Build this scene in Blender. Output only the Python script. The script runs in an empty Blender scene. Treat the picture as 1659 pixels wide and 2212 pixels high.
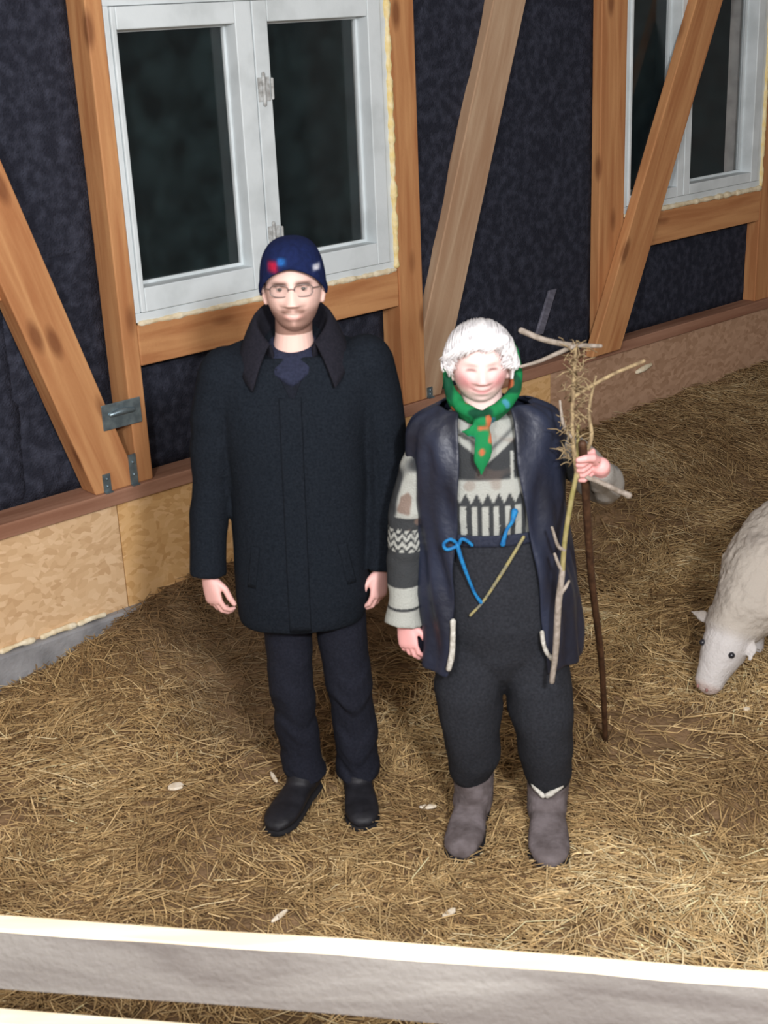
import bpy, math, random
import numpy as np
from mathutils import Vector, Matrix

random.seed(7); rng = np.random.default_rng(11)
scene = bpy.context.scene
COL = scene.collection

# ------------------------------------------------------------------ camera
cam_d = bpy.data.cameras.new('camera'); cam = bpy.data.objects.new('camera', cam_d); COL.objects.link(cam)
cam_d.sensor_fit = 'VERTICAL'; cam_d.sensor_height = 24.0; cam_d.lens = 2945.15 / 2212 * 24
cam_d.clip_start = 0.02
cam_d.dof.use_dof = True; cam_d.dof.focus_distance = 30.0; cam_d.dof.aperture_fstop = 6.5      # the photo is slightly out of focus throughout
cam.matrix_world = Matrix(((0.99899036, 0.04492509, 0.0, 0.0),
                           (-0.01586604, 0.35281008, -0.93556043, 0.0),
                           (-0.04203013, 0.93461585, 0.35316665, 2.4),
                           (0, 0, 0, 1)))
scene.camera = cam

# ------------------------------------------------------------------ world, light, exposure
world = bpy.data.worlds.new('night'); scene.world = world; world.use_nodes = True
world.node_tree.nodes['Background'].inputs[0].default_value = (0.55, 0.75, 0.85, 1)
world.node_tree.nodes['Background'].inputs[1].default_value = 0.004
for nm, e, loc in (('barn_lamp', 600, (0.78, -0.30, 3.05)), ('barn_lamp_far', 350, (-1.1, -0.9, 3.3))):
    ld = bpy.data.lights.new(nm, 'POINT'); ld.energy = e; ld.shadow_soft_size = 0.16; ld.color = (0.985, 0.985, 1.0)
    lamp = bpy.data.objects.new(nm, ld); COL.objects.link(lamp); lamp.location = loc
vs = scene.view_settings
vs.view_transform = 'Standard'; vs.look = 'None'; vs.gamma = 1.0; vs.use_curve_mapping = False
vs.exposure = 0.15

# ------------------------------------------------------------------ helpers
def lin(c):
    c = np.asarray(c, float) / 255.0
    return np.where(c <= 0.04045, c / 12.92, ((c + 0.055) / 1.055) ** 2.4)
def rgba(c): return tuple(float(x) for x in lin(c)) + (1.0,)

_tab = np.random.default_rng(5).random(65536)
def vnoise(P, scale=1.0, seed=0):
    P = np.asarray(P, float) * np.asarray(scale, float)
    I = np.floor(P).astype(np.int64); F = P - I; F = F * F * (3 - 2 * F)
    out = 0
    for dx in (0, 1):
        for dy in (0, 1):
            for dz in (0, 1):
                h = ((I[:, 0] + dx) * 73856093) ^ ((I[:, 1] + dy) * 19349663) ^ ((I[:, 2] + dz) * 83492791) ^ (seed * 2654435)
                w = (F[:, 0] if dx else 1 - F[:, 0]) * (F[:, 1] if dy else 1 - F[:, 1]) * (F[:, 2] if dz else 1 - F[:, 2])
                out = out + w * _tab[h & 65535]
    return out * 2 - 1
def fbm(P, scale, seed=0, o=3):
    a = 1.0; t = 0; s = np.asarray(scale, float)
    for k in range(o): t = t + a * vnoise(P, s, seed + k); a *= 0.5; s = s * 2.03
    return t

def mat(name, base, alt=None, scale=(8, 8, 8), rough=0.8, bump=0.0, bscale=60.0, detail=4.0, metallic=0.0,
        attr=None, spec=0.3, alt_range=(0.35, 0.65), distortion=0.0, sheen=0.0, amt=1.0, knots=False):
    m = bpy.data.materials.new(name); m.use_nodes = True
    nt = m.node_tree; N = nt.nodes; L = nt.links; b = N['Principled BSDF']
    b.inputs['Roughness'].default_value = rough; b.inputs['Metallic'].default_value = metallic
    b.inputs['Specular IOR Level'].default_value = spec
    if sheen: b.inputs['Sheen Weight'].default_value = sheen
    tc = N.new('ShaderNodeTexCoord')
    mp = N.new('ShaderNodeMapping'); mp.inputs['Scale'].default_value = scale
    L.new(tc.outputs['Object'], mp.inputs['Vector'])
    src = None
    if attr:
        a = N.new('ShaderNodeAttribute'); a.attribute_name = attr; src = a.outputs['Color']
    if alt is not None:
        nz = N.new('ShaderNodeTexNoise'); nz.inputs['Detail'].default_value = detail; nz.inputs['Scale'].default_value = 1.0
        nz.inputs['Distortion'].default_value = distortion
        L.new(mp.outputs[0], nz.inputs['Vector'])
        mr = N.new('ShaderNodeMapRange'); mr.inputs['From Min'].default_value = alt_range[0]; mr.inputs['From Max'].default_value = alt_range[1]
        mr.inputs['To Max'].default_value = amt
        L.new(nz.outputs['Fac'], mr.inputs['Value'])
        mx = N.new('ShaderNodeMix'); mx.data_type = 'RGBA'
        L.new(mr.outputs[0], mx.inputs[0])
        if src is None: mx.inputs[6].default_value = rgba(base)
        else: L.new(src, mx.inputs[6])
        if attr:
            mx.blend_type = 'MULTIPLY'
        mx.inputs[7].default_value = rgba(alt)
        src = mx.outputs[2]
    if knots:
        vo = N.new('ShaderNodeTexVoronoi'); vo.inputs['Scale'].default_value = 1.0
        mp2 = N.new('ShaderNodeMapping'); mp2.inputs['Scale'].default_value = (2.6, 7.0, 7.0)
        L.new(tc.outputs['Object'], mp2.inputs['Vector']); L.new(mp2.outputs[0], vo.inputs['Vector'])
        mr2 = N.new('ShaderNodeMapRange'); mr2.inputs['From Min'].default_value = 0.10; mr2.inputs['From Max'].default_value = 0.22
        mr2.inputs['To Min'].default_value = 0.75; mr2.inputs['To Max'].default_value = 0.0
        L.new(vo.outputs['Distance'], mr2.inputs['Value'])
        mk = N.new('ShaderNodeMix'); mk.data_type = 'RGBA'; L.new(mr2.outputs[0], mk.inputs[0])
        if src is not None: L.new(src, mk.inputs[6])
        mk.inputs[7].default_value = rgba((112, 66, 40)); src = mk.outputs[2]
    if src is not None: L.new(src, b.inputs['Base Color'])
    else: b.inputs['Base Color'].default_value = rgba(base)
    if bump:
        n2 = N.new('ShaderNodeTexNoise'); n2.inputs['Scale'].default_value = bscale; n2.inputs['Detail'].default_value = 5
        L.new(tc.outputs['Object'], n2.inputs['Vector'])
        bp = N.new('ShaderNodeBump'); bp.inputs['Strength'].default_value = bump; bp.inputs['Distance'].default_value = 0.01
        L.new(n2.outputs['Fac'], bp.inputs['Height']); L.new(bp.outputs[0], b.inputs['Normal'])
    return m

def glass_mat(name, dirt=0.06, tint=(1, 1, 1), gl=0.09):
    m = bpy.data.materials.new(name); m.use_nodes = True
    nt = m.node_tree; N = nt.nodes; L = nt.links; N.remove(N['Principled BSDF'])
    tr = N.new('ShaderNodeBsdfTransparent'); tr.inputs[0].default_value = tuple(tint) + (1,)
    gs = N.new('ShaderNodeBsdfGlossy'); gs.inputs['Roughness'].default_value = 0.06
    df = N.new('ShaderNodeBsdfDiffuse'); df.inputs[0].default_value = rgba((110, 145, 150))
    m1 = N.new('ShaderNodeMixShader'); m1.inputs[0].default_value = gl
    L.new(tr.outputs[0], m1.inputs[1]); L.new(gs.outputs[0], m1.inputs[2])
    m2 = N.new('ShaderNodeMixShader')
    tc = N.new('ShaderNodeTexCoord'); nz = N.new('ShaderNodeTexNoise'); nz.inputs['Scale'].default_value = 9; nz.inputs['Detail'].default_value = 8
    L.new(tc.outputs['Object'], nz.inputs['Vector'])
    mr = N.new('ShaderNodeMapRange'); mr.inputs['From Min'].default_value = 0.35; mr.inputs['From Max'].default_value = 0.8
    mr.inputs['To Min'].default_value = dirt * 0.4; mr.inputs['To Max'].default_value = dirt * 2.2
    L.new(nz.outputs['Fac'], mr.inputs['Value']); L.new(mr.outputs[0], m2.inputs[0])
    L.new(m1.outputs[0], m2.inputs[1]); L.new(df.outputs[0], m2.inputs[2])
    L.new(m2.outputs[0], N['Material Output'].inputs['Surface'])
    return m

def tag(o, label=None, cat=None, group=None, kind=None):
    if label: o['label'] = label
    if cat: o['category'] = cat
    if group: o['group'] = group
    if kind: o['kind'] = kind
    return o
def empty(name, loc=(0, 0, 0)):
    o = bpy.data.objects.new(name, None); COL.objects.link(o); o.location = loc; o.empty_display_size = 0.1; return o
def put(o, parent):
    """parent while keeping world placement (parents here carry translation only)"""
    if parent is not None:
        o.parent = parent
        o.matrix_parent_inverse = Matrix.Translation(-world_loc(parent))
    return o
def world_loc(o):
    v = o.location.copy()
    return v
def meshobj(name, verts, faces, material, parent=None, smooth=False, mats=None, midx=None, col=None):
    me = bpy.data.meshes.new(name)
    me.from_pydata([tuple(map(float, v)) for v in verts], [], [tuple(int(i) for i in f) for f in faces]); me.update()
    if mats:
        for x in mats: me.materials.append(x)
        me.polygons.foreach_set('material_index', midx)
    else: me.materials.append(material)
    if smooth: me.polygons.foreach_set('use_smooth', [True] * len(me.polygons))
    if col is not None: setcol(me, col)
    o = bpy.data.objects.new(name, me); COL.objects.link(o)
    return put(o, parent)
def setcol(me, rgb255):
    a = me.color_attributes.new('Col', 'FLOAT_COLOR', 'POINT')
    c = np.ones((len(me.vertices), 4)); c[:, :3] = lin(rgb255)
    a.data.foreach_set('color', c.ravel().astype(np.float32))
def bevel(o, w=0.004, seg=2):
    m = o.modifiers.new('bevel', 'BEVEL'); m.width = w; m.segments = seg; m.limit_method = 'ANGLE'; m.angle_limit = 0.7
    return o
BOXF = [(0, 3, 2, 1), (4, 5, 6, 7), (0, 1, 5, 4), (1, 2, 6, 5), (2, 3, 7, 6), (3, 0, 4, 7)]
def boxv(a, b):
    (x0, y0, z0), (x1, y1, z1) = a, b
    return [(x0, y0, z0), (x1, y0, z0), (x1, y1, z0), (x0, y1, z0), (x0, y0, z1), (x1, y0, z1), (x1, y1, z1), (x0, y1, z1)]
class Shell:
    def __init__(s): s.v = []; s.f = []
    def add(s, v, f):
        k = len(s.v); s.v += [tuple(map(float, p)) for p in v]; s.f += [tuple(i + k for i in q) for q in f]
    def box(s, a, b): s.add(boxv(a, b), BOXF)

def loft(sh, rings, n=24, e=1.0):
    """rings: (centre, half-axis u, half-axis v); closed shell"""
    V = []; F = []
    for c, u, v in rings:
        c, u, v = Vector(c), Vector(u), Vector(v)
        for k in range(n):
            a = 2 * math.pi * k / n; ca, sa = math.cos(a), math.sin(a)
            ca = math.copysign(abs(ca) ** e, ca); sa = math.copysign(abs(sa) ** e, sa)
            V.append(c + u * ca + v * sa)
    m = len(rings)
    for i in range(m - 1):
        for k in range(n):
            k2 = (k + 1) % n; F.append((i * n + k, i * n + k2, (i + 1) * n + k2, (i + 1) * n + k))
    F.append(tuple(range(n - 1, -1, -1))); F.append(tuple(range((m - 1) * n, m * n)))
    sh.add(V, F)
def vrings(sh, rows, n=28, e=1.0, y=0.0):
    """rows: (z, cx, hw, cy, hd) horizontal elliptical rings"""
    loft(sh, [((q[1], y + q[3], q[0]), (q[2], 0, 0), (0, q[4], q[5] if len(q) > 5 else 0)) for q in rows], n, e)
def catmull(P, per=6):
    P = [np.asarray(p, float) for p in P]; Q = [2 * P[0] - P[1]] + P + [2 * P[-1] - P[-2]]; out = []
    for i in range(1, len(Q) - 2):
        p0, p1, p2, p3 = Q[i - 1:i + 3]
        for k in range(per):
            t = k / per
            out.append(0.5 * ((2 * p1) + (-p0 + p2) * t + (2 * p0 - 5 * p1 + 4 * p2 - p3) * t * t + (-p0 + 3 * p1 - 3 * p2 + p3) * t ** 3))
    out.append(Q[-2]); return out
def limb(sh, pts, radii, n=16, flat=1.0, ref=(0, 1, 0), round_ends=True, smooth=0):
    """tube along pts; radii per point; flat scales the ref direction"""
    if smooth:
        arr = catmull([tuple(p) + (r,) for p, r in zip(pts, radii)], smooth)
        pts = [a[:3] for a in arr]; radii = [a[3] for a in arr]
    P = [Vector(p) for p in pts]; rings = []
    T = []
    for i in range(len(P)):
        t = (P[min(i + 1, len(P) - 1)] - P[max(i - 1, 0)]).normalized(); T.append(t)
    seq = []
    if round_ends:
        for a in (1.0, 0.85, 0.5): seq.append((P[0] - T[0] * radii[0] * a * 0.9, radii[0] * math.sqrt(max(0.02, 1 - a * a)), T[0]))
    for p, r, t in zip(P, radii, T): seq.append((p, r, t))
    if round_ends:
        for a in (0.5, 0.85, 1.0): seq.append((P[-1] + T[-1] * radii[-1] * a * 0.9, radii[-1] * math.sqrt(max(0.02, 1 - a * a)), T[-1]))
    rf = Vector(ref)
    for p, r, t in seq:
        v = rf - t * rf.dot(t)
        if v.length < 1e-3: v = Vector((1, 0, 0)) - t * t.x
        v.normalize(); u = v.cross(t).normalized()
        rings.append((p, u * r, v * r * flat))
    loft(sh, rings, n)
def ellipsoid(sh, c, r, nu=20, nv=12, rot=None):
    V = []; F = []
    for i in range(1, nv):
        a = math.pi * i / nv
        for k in range(nu):
            b = 2 * math.pi * k / nu
            p = Vector((r[0] * math.sin(a) * math.cos(b), r[1] * math.sin(a) * math.sin(b), r[2] * math.cos(a)))
            if rot is not None: p = rot @ p
            V.append(Vector(c) + p)
    t = Vector((0, 0, r[2]));  t = rot @ t if rot is not None else t
    V += [Vector(c) + t, Vector(c) - t]; T = len(V) - 2; B = T + 1
    for i in range(nv - 2):
        for k in range(nu):
            k2 = (k + 1) % nu; F.append((i * nu + k, (i + 1) * nu + k, (i + 1) * nu + k2, i * nu + k2))
    for k in range(nu):
        F.append((T, k, (k + 1) % nu)); F.append((B, (nv - 2) * nu + (k + 1) % nu, (nv - 2) * nu + k))
    sh.add(V, F)
def organic(name, sh, voxel, smooth, material, parent=None, disp=None, color=None, factor=0.5):
    """union of closed shells into one continuous skin"""
    me = bpy.data.meshes.new('tmp'); me.from_pydata(sh.v, [], sh.f); me.update()
    o = bpy.data.objects.new('tmp', me); COL.objects.link(o)
    r = o.modifiers.new('r', 'REMESH'); r.mode = 'VOXEL'; r.voxel_size = voxel; r.use_smooth_shade = True
    if smooth:
        s = o.modifiers.new('s', 'SMOOTH'); s.factor = factor; s.iterations = smooth
    dg = bpy.context.evaluated_depsgraph_get()
    nm = bpy.data.meshes.new_from_object(o.evaluated_get(dg)); nm.name = name
    bpy.data.objects.remove(o); bpy.data.meshes.remove(me)
    n = len(nm.vertices); P = np.empty(n * 3); nm.vertices.foreach_get('co', P); P = P.reshape(-1, 3)
    if disp is not None:
        Nn = np.empty(n * 3); nm.vertices.foreach_get('normal', Nn); Nn = Nn.reshape(-1, 3)
        P2 = P + Nn * disp(P, Nn)[:, None]; nm.vertices.foreach_set('co', P2.ravel()); nm.update()
    nm.polygons.foreach_set('use_smooth', [True] * len(nm.polygons))
    nm.materials.clear(); nm.materials.append(material)
    if color is not None: setcol(nm, color(P))
    ob = bpy.data.objects.new(name, nm); COL.objects.link(ob)
    return put(ob, parent)
def sheet(name, grid, material, parent=None, thick=0.004, closed=False, col=None, sub=0, offset=-1.0):
    """grid: array (m, n, 3) -> surface with real thickness"""
    g = np.asarray(grid, float); m, n, _ = g.shape; F = []
    for i in range(m - 1):
        for k in range(n if closed else n - 1):
            k2 = (k + 1) % n; F.append((i * n + k, i * n + k2, (i + 1) * n + k2, (i + 1) * n + k))
    o = meshobj(name, g.reshape(-1, 3), F, material, parent, True, col=col)
    s = o.modifiers.new('thickness', 'SOLIDIFY'); s.thickness = thick; s.offset = offset
    if sub:
        q = o.modifiers.new('subdivision', 'SUBSURF'); q.levels = sub; q.render_levels = sub
    return o
def tube(name, pts, radii, material, parent=None, n=8, smooth=5, flat=1.0, ref=(0, 1, 0), col=None):
    sh = Shell(); limb(sh, pts, radii, n, flat, ref, True, smooth)
    return meshobj(name, sh.v, sh.f, material, parent, True, col=col)
def gauss(x, s): return np.exp(-0.5 * (x / s) ** 2)
def ss(x, a, b):
    t = np.clip((x - a) / (b - a), 0, 1); return t * t * (3 - 2 * t)
def mixc(c0, c1, t): return c0 * (1 - t[:, None]) + np.asarray(c1, float) * t[:, None]

# ------------------------------------------------------------------ wall frame: s along the wall, n out of it, z up
W0 = Vector((-1.4789, 4.5947, 0)); WD = Vector((0.75603, 0.65454, 0)); WN = Vector((0.65454, -0.75603, 0)); UP = Vector((0, 0, 1))
def WP(s, n, z): return W0 + WD * s + WN * n + UP * z
def wall_co(x, y):
    dx = x - W0.x; dy = y - W0.y
    return dx * WD.x + dy * WD.y, dx * WN.x + dy * WN.y
WMAT = Matrix.Translation(W0) @ Matrix((tuple(WD) , tuple(WN), tuple(UP))).transposed().to_4x4()   # local (s, n, z)
def wbox(name, a, b, material, parent=None, bev=0.0, smooth=False):
    """box given in (s, n, z); local x runs along its longest side so that grain follows it"""
    a = np.array(a, float); b = np.array(b, float); c = (a + b) / 2; h = np.abs(b - a) / 2
    ax = int(np.argmax(h)); order = [ax, (ax + 1) % 3, (ax + 2) % 3]
    axes = [WD, WN, UP]
    R = Matrix((tuple(axes[order[0]]), tuple(axes[order[1]]), tuple(axes[order[2]]))).transposed().to_4x4()
    hh = h[order]
    me = bpy.data.meshes.new(name); me.from_pydata(boxv(-hh, hh), [], BOXF); me.materials.append(material)
    o = bpy.data.objects.new(name, me); COL.objects.link(o)
    o.matrix_world = Matrix.Translation(WP(*c)) @ R
    if parent is not None: o.parent = parent
    if bev: bevel(o, bev)
    return o
def wbrace(name, p0, p1, width, n0, n1, material, parent):
    """leaning timber: centre line p0 -> p1 in (s, z), ends cut level"""
    (s0, z0), (s1, z1) = p0, p1
    d = Vector((s1 - s0, 0, z1 - z0)); L = d.length; d.normalize()
    hw = width / 2 / abs(d.z)
    pts = [(s0 - hw, z0), (s0 + hw, z0), (s1 + hw, z1), (s1 - hw, z1)]
    X = WD * d.x + UP * d.z; Z = -WD * d.z + UP * d.x; Y = WN
    R = Matrix((tuple(X), tuple(Y), tuple(Z))).transposed().to_4x4()
    M4 = Matrix.Translation(WP((s0 + s1) / 2, 0, (z0 + z1) / 2)) @ R; inv = M4.inverted()
    V = [inv @ WP(s, n, z) for n in (n0, n1) for s, z in pts]
    F = [(0, 3, 2, 1), (4, 5, 6, 7), (0, 1, 5, 4), (1, 2, 6, 5), (2, 3, 7, 6), (3, 0, 4, 7)]
    me = bpy.data.meshes.new(name); me.from_pydata([tuple(v) for v in V], [], F); me.materials.append(material); me.update()
    o = bpy.data.objects.new(name, me); COL.objects.link(o); o.matrix_world = M4; o.parent = parent; bevel(o, 0.005)
    return o

# ------------------------------------------------------------------ materials of the building
M_felt = mat('felt', (43, 45, 55), (66, 69, 82), (26, 26, 26), 1.0, 0.9, 140, 6, spec=0.05, alt_range=(0.42, 0.75))
M_wood = mat('timber', (198, 146, 99), (172, 116, 75), (1.6, 22, 22), 0.65, 0.15, 90, 5, spec=0.25, distortion=0.6, knots=True)
M_wood_pale = mat('timber_pale', (188, 160, 132), (166, 132, 104), (1.6, 20, 20), 0.7, 0.15, 90, 5, spec=0.25, distortion=0.6)
M_plate = mat('plate_wood', (166, 126, 104), (136, 96, 76), (1.4, 20, 20), 0.75, 0.2, 80, 5, spec=0.2)
M_white = mat('white_paint', (216, 224, 227), (190, 198, 200), (6, 6, 6), 0.5, 0.1, 40, 5, spec=0.4, alt_range=(0.45, 0.8))
M_foam = mat('foam', (232, 208, 142), (240, 226, 184), (30, 30, 30), 0.9, 0.5, 60)
M_foam_w = mat('foam_pale', (236, 226, 200), (214, 196, 160), (24, 24, 24), 0.9, 0.5, 60)
M_metal = mat('zinc', (150, 168, 176), (118, 134, 142), (30, 30, 30), 0.38, 0.1, 60, metallic=0.75)
M_conc = mat('concrete', (150, 150, 152), (116, 116, 118), (7, 7, 7), 0.9, 0.5, 45, 7)
M_pale_board = mat('barn_board', (176, 172, 168), (150, 146, 142), (1, 12, 12), 0.85)  # pale tone chosen so the unseen walls and ceiling bounce fill light
M_glass = glass_mat('window_glass', 0.022, gl=0.035)
def osb(name, c0, c1, c2):
    m = bpy.data.materials.new(name); m.use_nodes = True; nt = m.node_tree; N = nt.nodes; L = nt.links; b = N['Principled BSDF']
    b.inputs['Roughness'].default_value = 0.7; b.inputs['Specular IOR Level'].default_value = 0.25
    tc = N.new('ShaderNodeTexCoord'); nz = N.new('ShaderNodeTexNoise'); nz.inputs['Scale'].default_value = 6; nz.inputs['Detail'].default_value = 3
    L.new(tc.outputs['Object'], nz.inputs['Vector'])
    ad = N.new('ShaderNodeVectorMath'); ad.operation = 'MULTIPLY_ADD'; ad.inputs[1].default_value = (0.12, 0.12, 0.12)
    L.new(nz.outputs['Color'], ad.inputs[0]); L.new(tc.outputs['Object'], ad.inputs[2])
    mp = N.new('ShaderNodeMapping'); mp.inputs['Scale'].default_value = (30, 30, 52); L.new(ad.outputs[0], mp.inputs['Vector'])
    vo = N.new('ShaderNodeTexVoronoi'); vo.inputs['Scale'].default_value = 1.0; L.new(mp.outputs[0], vo.inputs['Vector'])
    sep = N.new('ShaderNodeSeparateColor'); L.new(vo.outputs['Color'], sep.inputs[0])
    cr = N.new('ShaderNodeValToRGB'); e = cr.color_ramp.elements
    e[0].position = 0; e[0].color = rgba(c1); e[1].position = 1; e[1].color = rgba(c2); k = e.new(0.5); k.color = rgba(c0)
    L.new(sep.outputs[0], cr.inputs[0]); L.new(cr.outputs[0], b.inputs['Base Color'])
    bp = N.new('ShaderNodeBump'); bp.inputs['Strength'].default_value = 0.25; bp.inputs['Distance'].default_value = 0.004
    L.new(sep.outputs[1], bp.inputs['Height']); L.new(bp.outputs[0], b.inputs['Normal'])
    return m
M_osb = osb('osb', (212, 178, 138), (196, 160, 120), (222, 190, 152))
M_osb3 = osb('osb_brown', (176, 142, 116), (160, 126, 100), (186, 152, 126))
M_osb2 = osb('osb_orange', (214, 172, 118), (198, 154, 100), (222, 182, 132))

# ------------------------------------------------------------------ ground: trodden straw, banked up against the wall
def bank(s):
    return np.interp(s, [-4, -0.3, 0, 0.3, 0.6, 0.9, 1.6, 2.6, 3.6, 5.0, 7.5], [0, 0.0, 0.03, 0.09, 0.16, 0.20, 0.23, 0.24, 0.255, 0.275, 0.3])
def ground(x, y, fine=True):
    x = np.asarray(x, float); y = np.asarray(y, float); s, n = wall_co(x, y); P = np.stack([x, y, x * 0], -1).reshape(-1, 3)
    reach = 0.45 + 0.35 * ss(s, 1.5, 4.0)
    h = bank(s) * np.exp(-(np.maximum(n, 0) / reach) ** 2 * 0.9)
    if fine:
        h = h + (fbm(P, 3.5, 3, 3) * 0.016 + vnoise(P, 16.0, 9) * 0.008).reshape(x.shape)
    return h - 0.006
gs = np.linspace(-5.4, 7.5, 260); gn = np.concatenate([np.linspace(-0.02, 3.6, 170), np.linspace(3.65, 7.2, 40)])
SS, NN = np.meshgrid(gs, gn); GX = W0.x + WD.x * SS + WN.x * NN; GY = W0.y + WD.y * SS + WN.y * NN
GZ = ground(GX, GY)
V = np.stack([GX, GY, GZ], -1).reshape(-1, 3); m_, n_ = SS.shape
F = [(i * n_ + k, (i + 1) * n_ + k, (i + 1) * n_ + k + 1, i * n_ + k + 1) for i in range(m_ - 1) for k in range(n_ - 1)]
M_ground = mat('trodden_straw', (140, 114, 86), (100, 80, 58), (9, 9, 9), 0.95, 0.9, 60, 8, spec=0.1, distortion=1.0)
floor = meshobj('floor', V, F, M_ground, smooth=True); tag(floor, 'trodden brown straw floor of the barn', kind='structure')

# ------------------------------------------------------------------ room shell
ws = Shell()
def slab(a, b): ws.box(a, b)
BZ = -0.3; TZ = 4.3; NB = -0.17
slab((-5.4, NB - 0.08, BZ), (0.77, NB, TZ)); slab((2.11, NB - 0.08, BZ), (3.65, NB, TZ)); slab((4.86, NB - 0.08, BZ), (7.5, NB, TZ))
slab((0.77, NB - 0.08, BZ), (2.11, NB, 1.29)); slab((0.77, NB - 0.08, 2.50), (2.11, NB, TZ))
slab((3.65, NB - 0.08, BZ), (4.86, NB, 1.34)); slab((3.65, NB - 0.08, 2.52), (4.86, NB, TZ))
wall = meshobj('wall_back', [WP(*v) for v in ws.v], ws.f, M_pale_board); tag(wall, 'timber framed barn wall with black felt bays', kind='structure')
for nm, a, b in (('wall_left', (-5.5, -0.25, BZ), (-5.4, 7.3, TZ)), ('wall_right', (7.5, -0.25, BZ), (7.6, 7.3, TZ)),
                 ('wall_front', (-5.5, 7.2, BZ), (7.6, 7.3, TZ)), ('ceiling', (-5.5, -0.25, TZ), (7.6, 7.3, TZ + 0.1))):
    o = meshobj(nm, [WP(*v) for v in boxv(a, b)], BOXF, M_pale_board); tag(o, 'pale grey boarded barn ' + nm.replace('_', ' '), kind='structure')

# felt bays between the timbers
def felt(s0, s1, z0, z1, front):
    ns, nz = max(6, int((s1 - s0) / 0.05)), max(6, int((z1 - z0) / 0.05))
    S, Z = np.meshgrid(np.linspace(s0, s1, ns), np.linspace(z0, z1, nz))
    P = np.stack([S, S * 0, Z], -1).reshape(-1, 3)
    edge = np.minimum(np.minimum(S - s0, s1 - S), np.minimum(Z - z0, z1 - Z)).ravel()
    dn = front + (fbm(P, 4.0, 21, 3) * 0.008 - 0.006) * ss(edge, 0, 0.08) - 0.012 * (1 - ss(edge, 0, 0.05))
    g = np.array([tuple(WP(s, d, z)) for s, d, z in zip(S.ravel(), dn, Z.ravel())]).reshape(nz, ns, 3)
    sheet('felt_panel', g, M_felt, wall, 0.03)
felt(-2.2, 0.30, 0.655, 1.45, -0.115); felt(-2.2, 0.70, 1.52, 3.2, -0.115); felt(0.25, 0.70, 0.655, 1.6, -0.116)
felt(0.755, 2.11, 0.655, 1.13, -0.10)
felt(2.22, 3.48, 0.655, 3.2, -0.045)
felt(3.63, 4.90, 0.655, 1.14, -0.07)
felt(4.98, 7.0, 0.655, 3.2, -0.07)

# timbers
wbox('bottom_plate', (-3.5, -0.165, 0.605), (7.4, 0.018, 0.662), M_plate, wall, 0.004)
wbox('post', (0.692, -0.14, 0.662), (0.762, 0.0, 3.2), M_wood, wall, 0.005)
wbox('post', (2.098, -0.14, 0.662), (2.238, 0.008, 3.2), M_wood, wall, 0.005)
wbox('post', (3.462, -0.14, 0.662), (3.655, 0.0, 3.2), M_wood, wall, 0.005)
wbox('post', (4.862, -0.14, 0.662), (5.02, 0.0, 3.2), M_wood, wall, 0.005)
wbox('sill_beam', (0.762, -0.14, 1.118), (2.098, 0.002, 1.275), M_wood, wall, 0.005)
wbox('sill_beam', (3.655, -0.14, 1.125), (4.862, 0.0, 1.295), M_wood, wall, 0.005)
wbox('sill_beam', (-2.2, -0.14, 1.45), (0.45, -0.05, 1.53), M_wood, wall, 0.005)
wbox('head_beam', (0.762, -0.14, 2.52), (2.098, 0.0, 2.68), M_wood, wall, 0.005)
wbrace('brace', (0.598, 0.662), (-0.19, 3.2), 0.185, -0.10, 0.004, M_wood, wall)
wbrace('brace', (2.232, 0.662), (3.12, 3.2), 0.20, -0.06, 0.004, M_wood_pale, wall)
wbrace('brace', (3.462, 0.640), (4.64, 3.2), 0.205, 0.004, 0.06, M_wood, wall)
wbrace('brace', (-1.3, 0.662), (-2.2, 3.2), 0.185, -0.10, 0.0, M_wood, wall)
# cladding boards below the plate, concrete footing below them
for a, b, mm in ((-3.5, 0.585, M_osb), (0.589, 3.1, M_osb2), (3.104, 5.5, M_osb3), (5.504, 7.4, M_osb3)):
    wbox('cladding_board', (a, -0.16, 0.165), (b, 0.0, 0.605), mm, wall, 0.002)
def bumpy_tube(name, pts, r, material, parent, seed=0, per=14, amp=0.35):
    arr = catmull(pts, per); P = np.array(arr)
    rr = r * (1 + amp * vnoise(P, 30.0, seed) + amp * 0.6 * vnoise(P, 80.0, seed + 3))
    sh = Shell(); limb(sh, [tuple(p) for p in arr], list(np.maximum(rr, r * 0.3)), 8)
    return meshobj(name, sh.v, sh.f, material, parent, True)
ft = wbox('concrete_footing', (-3.5, -0.16, -0.30), (7.4, 0.035, 0.165), M_conc, wall, 0.01)
for k, (a, b) in enumerate(((0.03, 0.16), (0.20, 0.34), (0.36, 0.47))):
    bumpy_tube('foam_seal', [WP(a, 0.008, 0.172), WP((a + b) / 2, 0.012, 0.178), WP(b, 0.006, 0.172)], 0.011, M_foam_w, wall, 50 + k)
# metal connectors
pl = wbox('bracket_plate', (0.565, 0.004, 0.905), (0.735, 0.010, 1.005), M_metal, wall, 0.002)
sh = Shell(); limb(sh, [WP(0.60, 0.010, 0.962), WP(0.65, 0.018, 0.968), WP(0.70, 0.010, 0.962)], [0.010, 0.013, 0.010], 10, smooth=4)
meshobj('bracket_rib', sh.v, sh.f, M_metal, wall, True)
def angle_bracket(s, h):
    b = Shell(); b.box((s - 0.016, 0.004, 0.662), (s + 0.016, 0.010, 0.662 + h)); b.box((s - 0.016, 0.004, 0.6625), (s + 0.016, 0.022, 0.668))
    for zz in (0.3, 0.7):
        c = WP(s, 0.012, 0.662 + h * zz); 
    o = meshobj('angle_bracket', [WP(*v) for v in b.v], b.f, M_metal, wall)
    e = Shell()
    for zz in (0.35, 0.75): ellipsoid(e, WP(s, 0.011, 0.662 + h * zz), (0.006, 0.006, 0.006), 8, 6)
    meshobj('bolt', e.v, e.f, M_metal, o, True)
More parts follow.
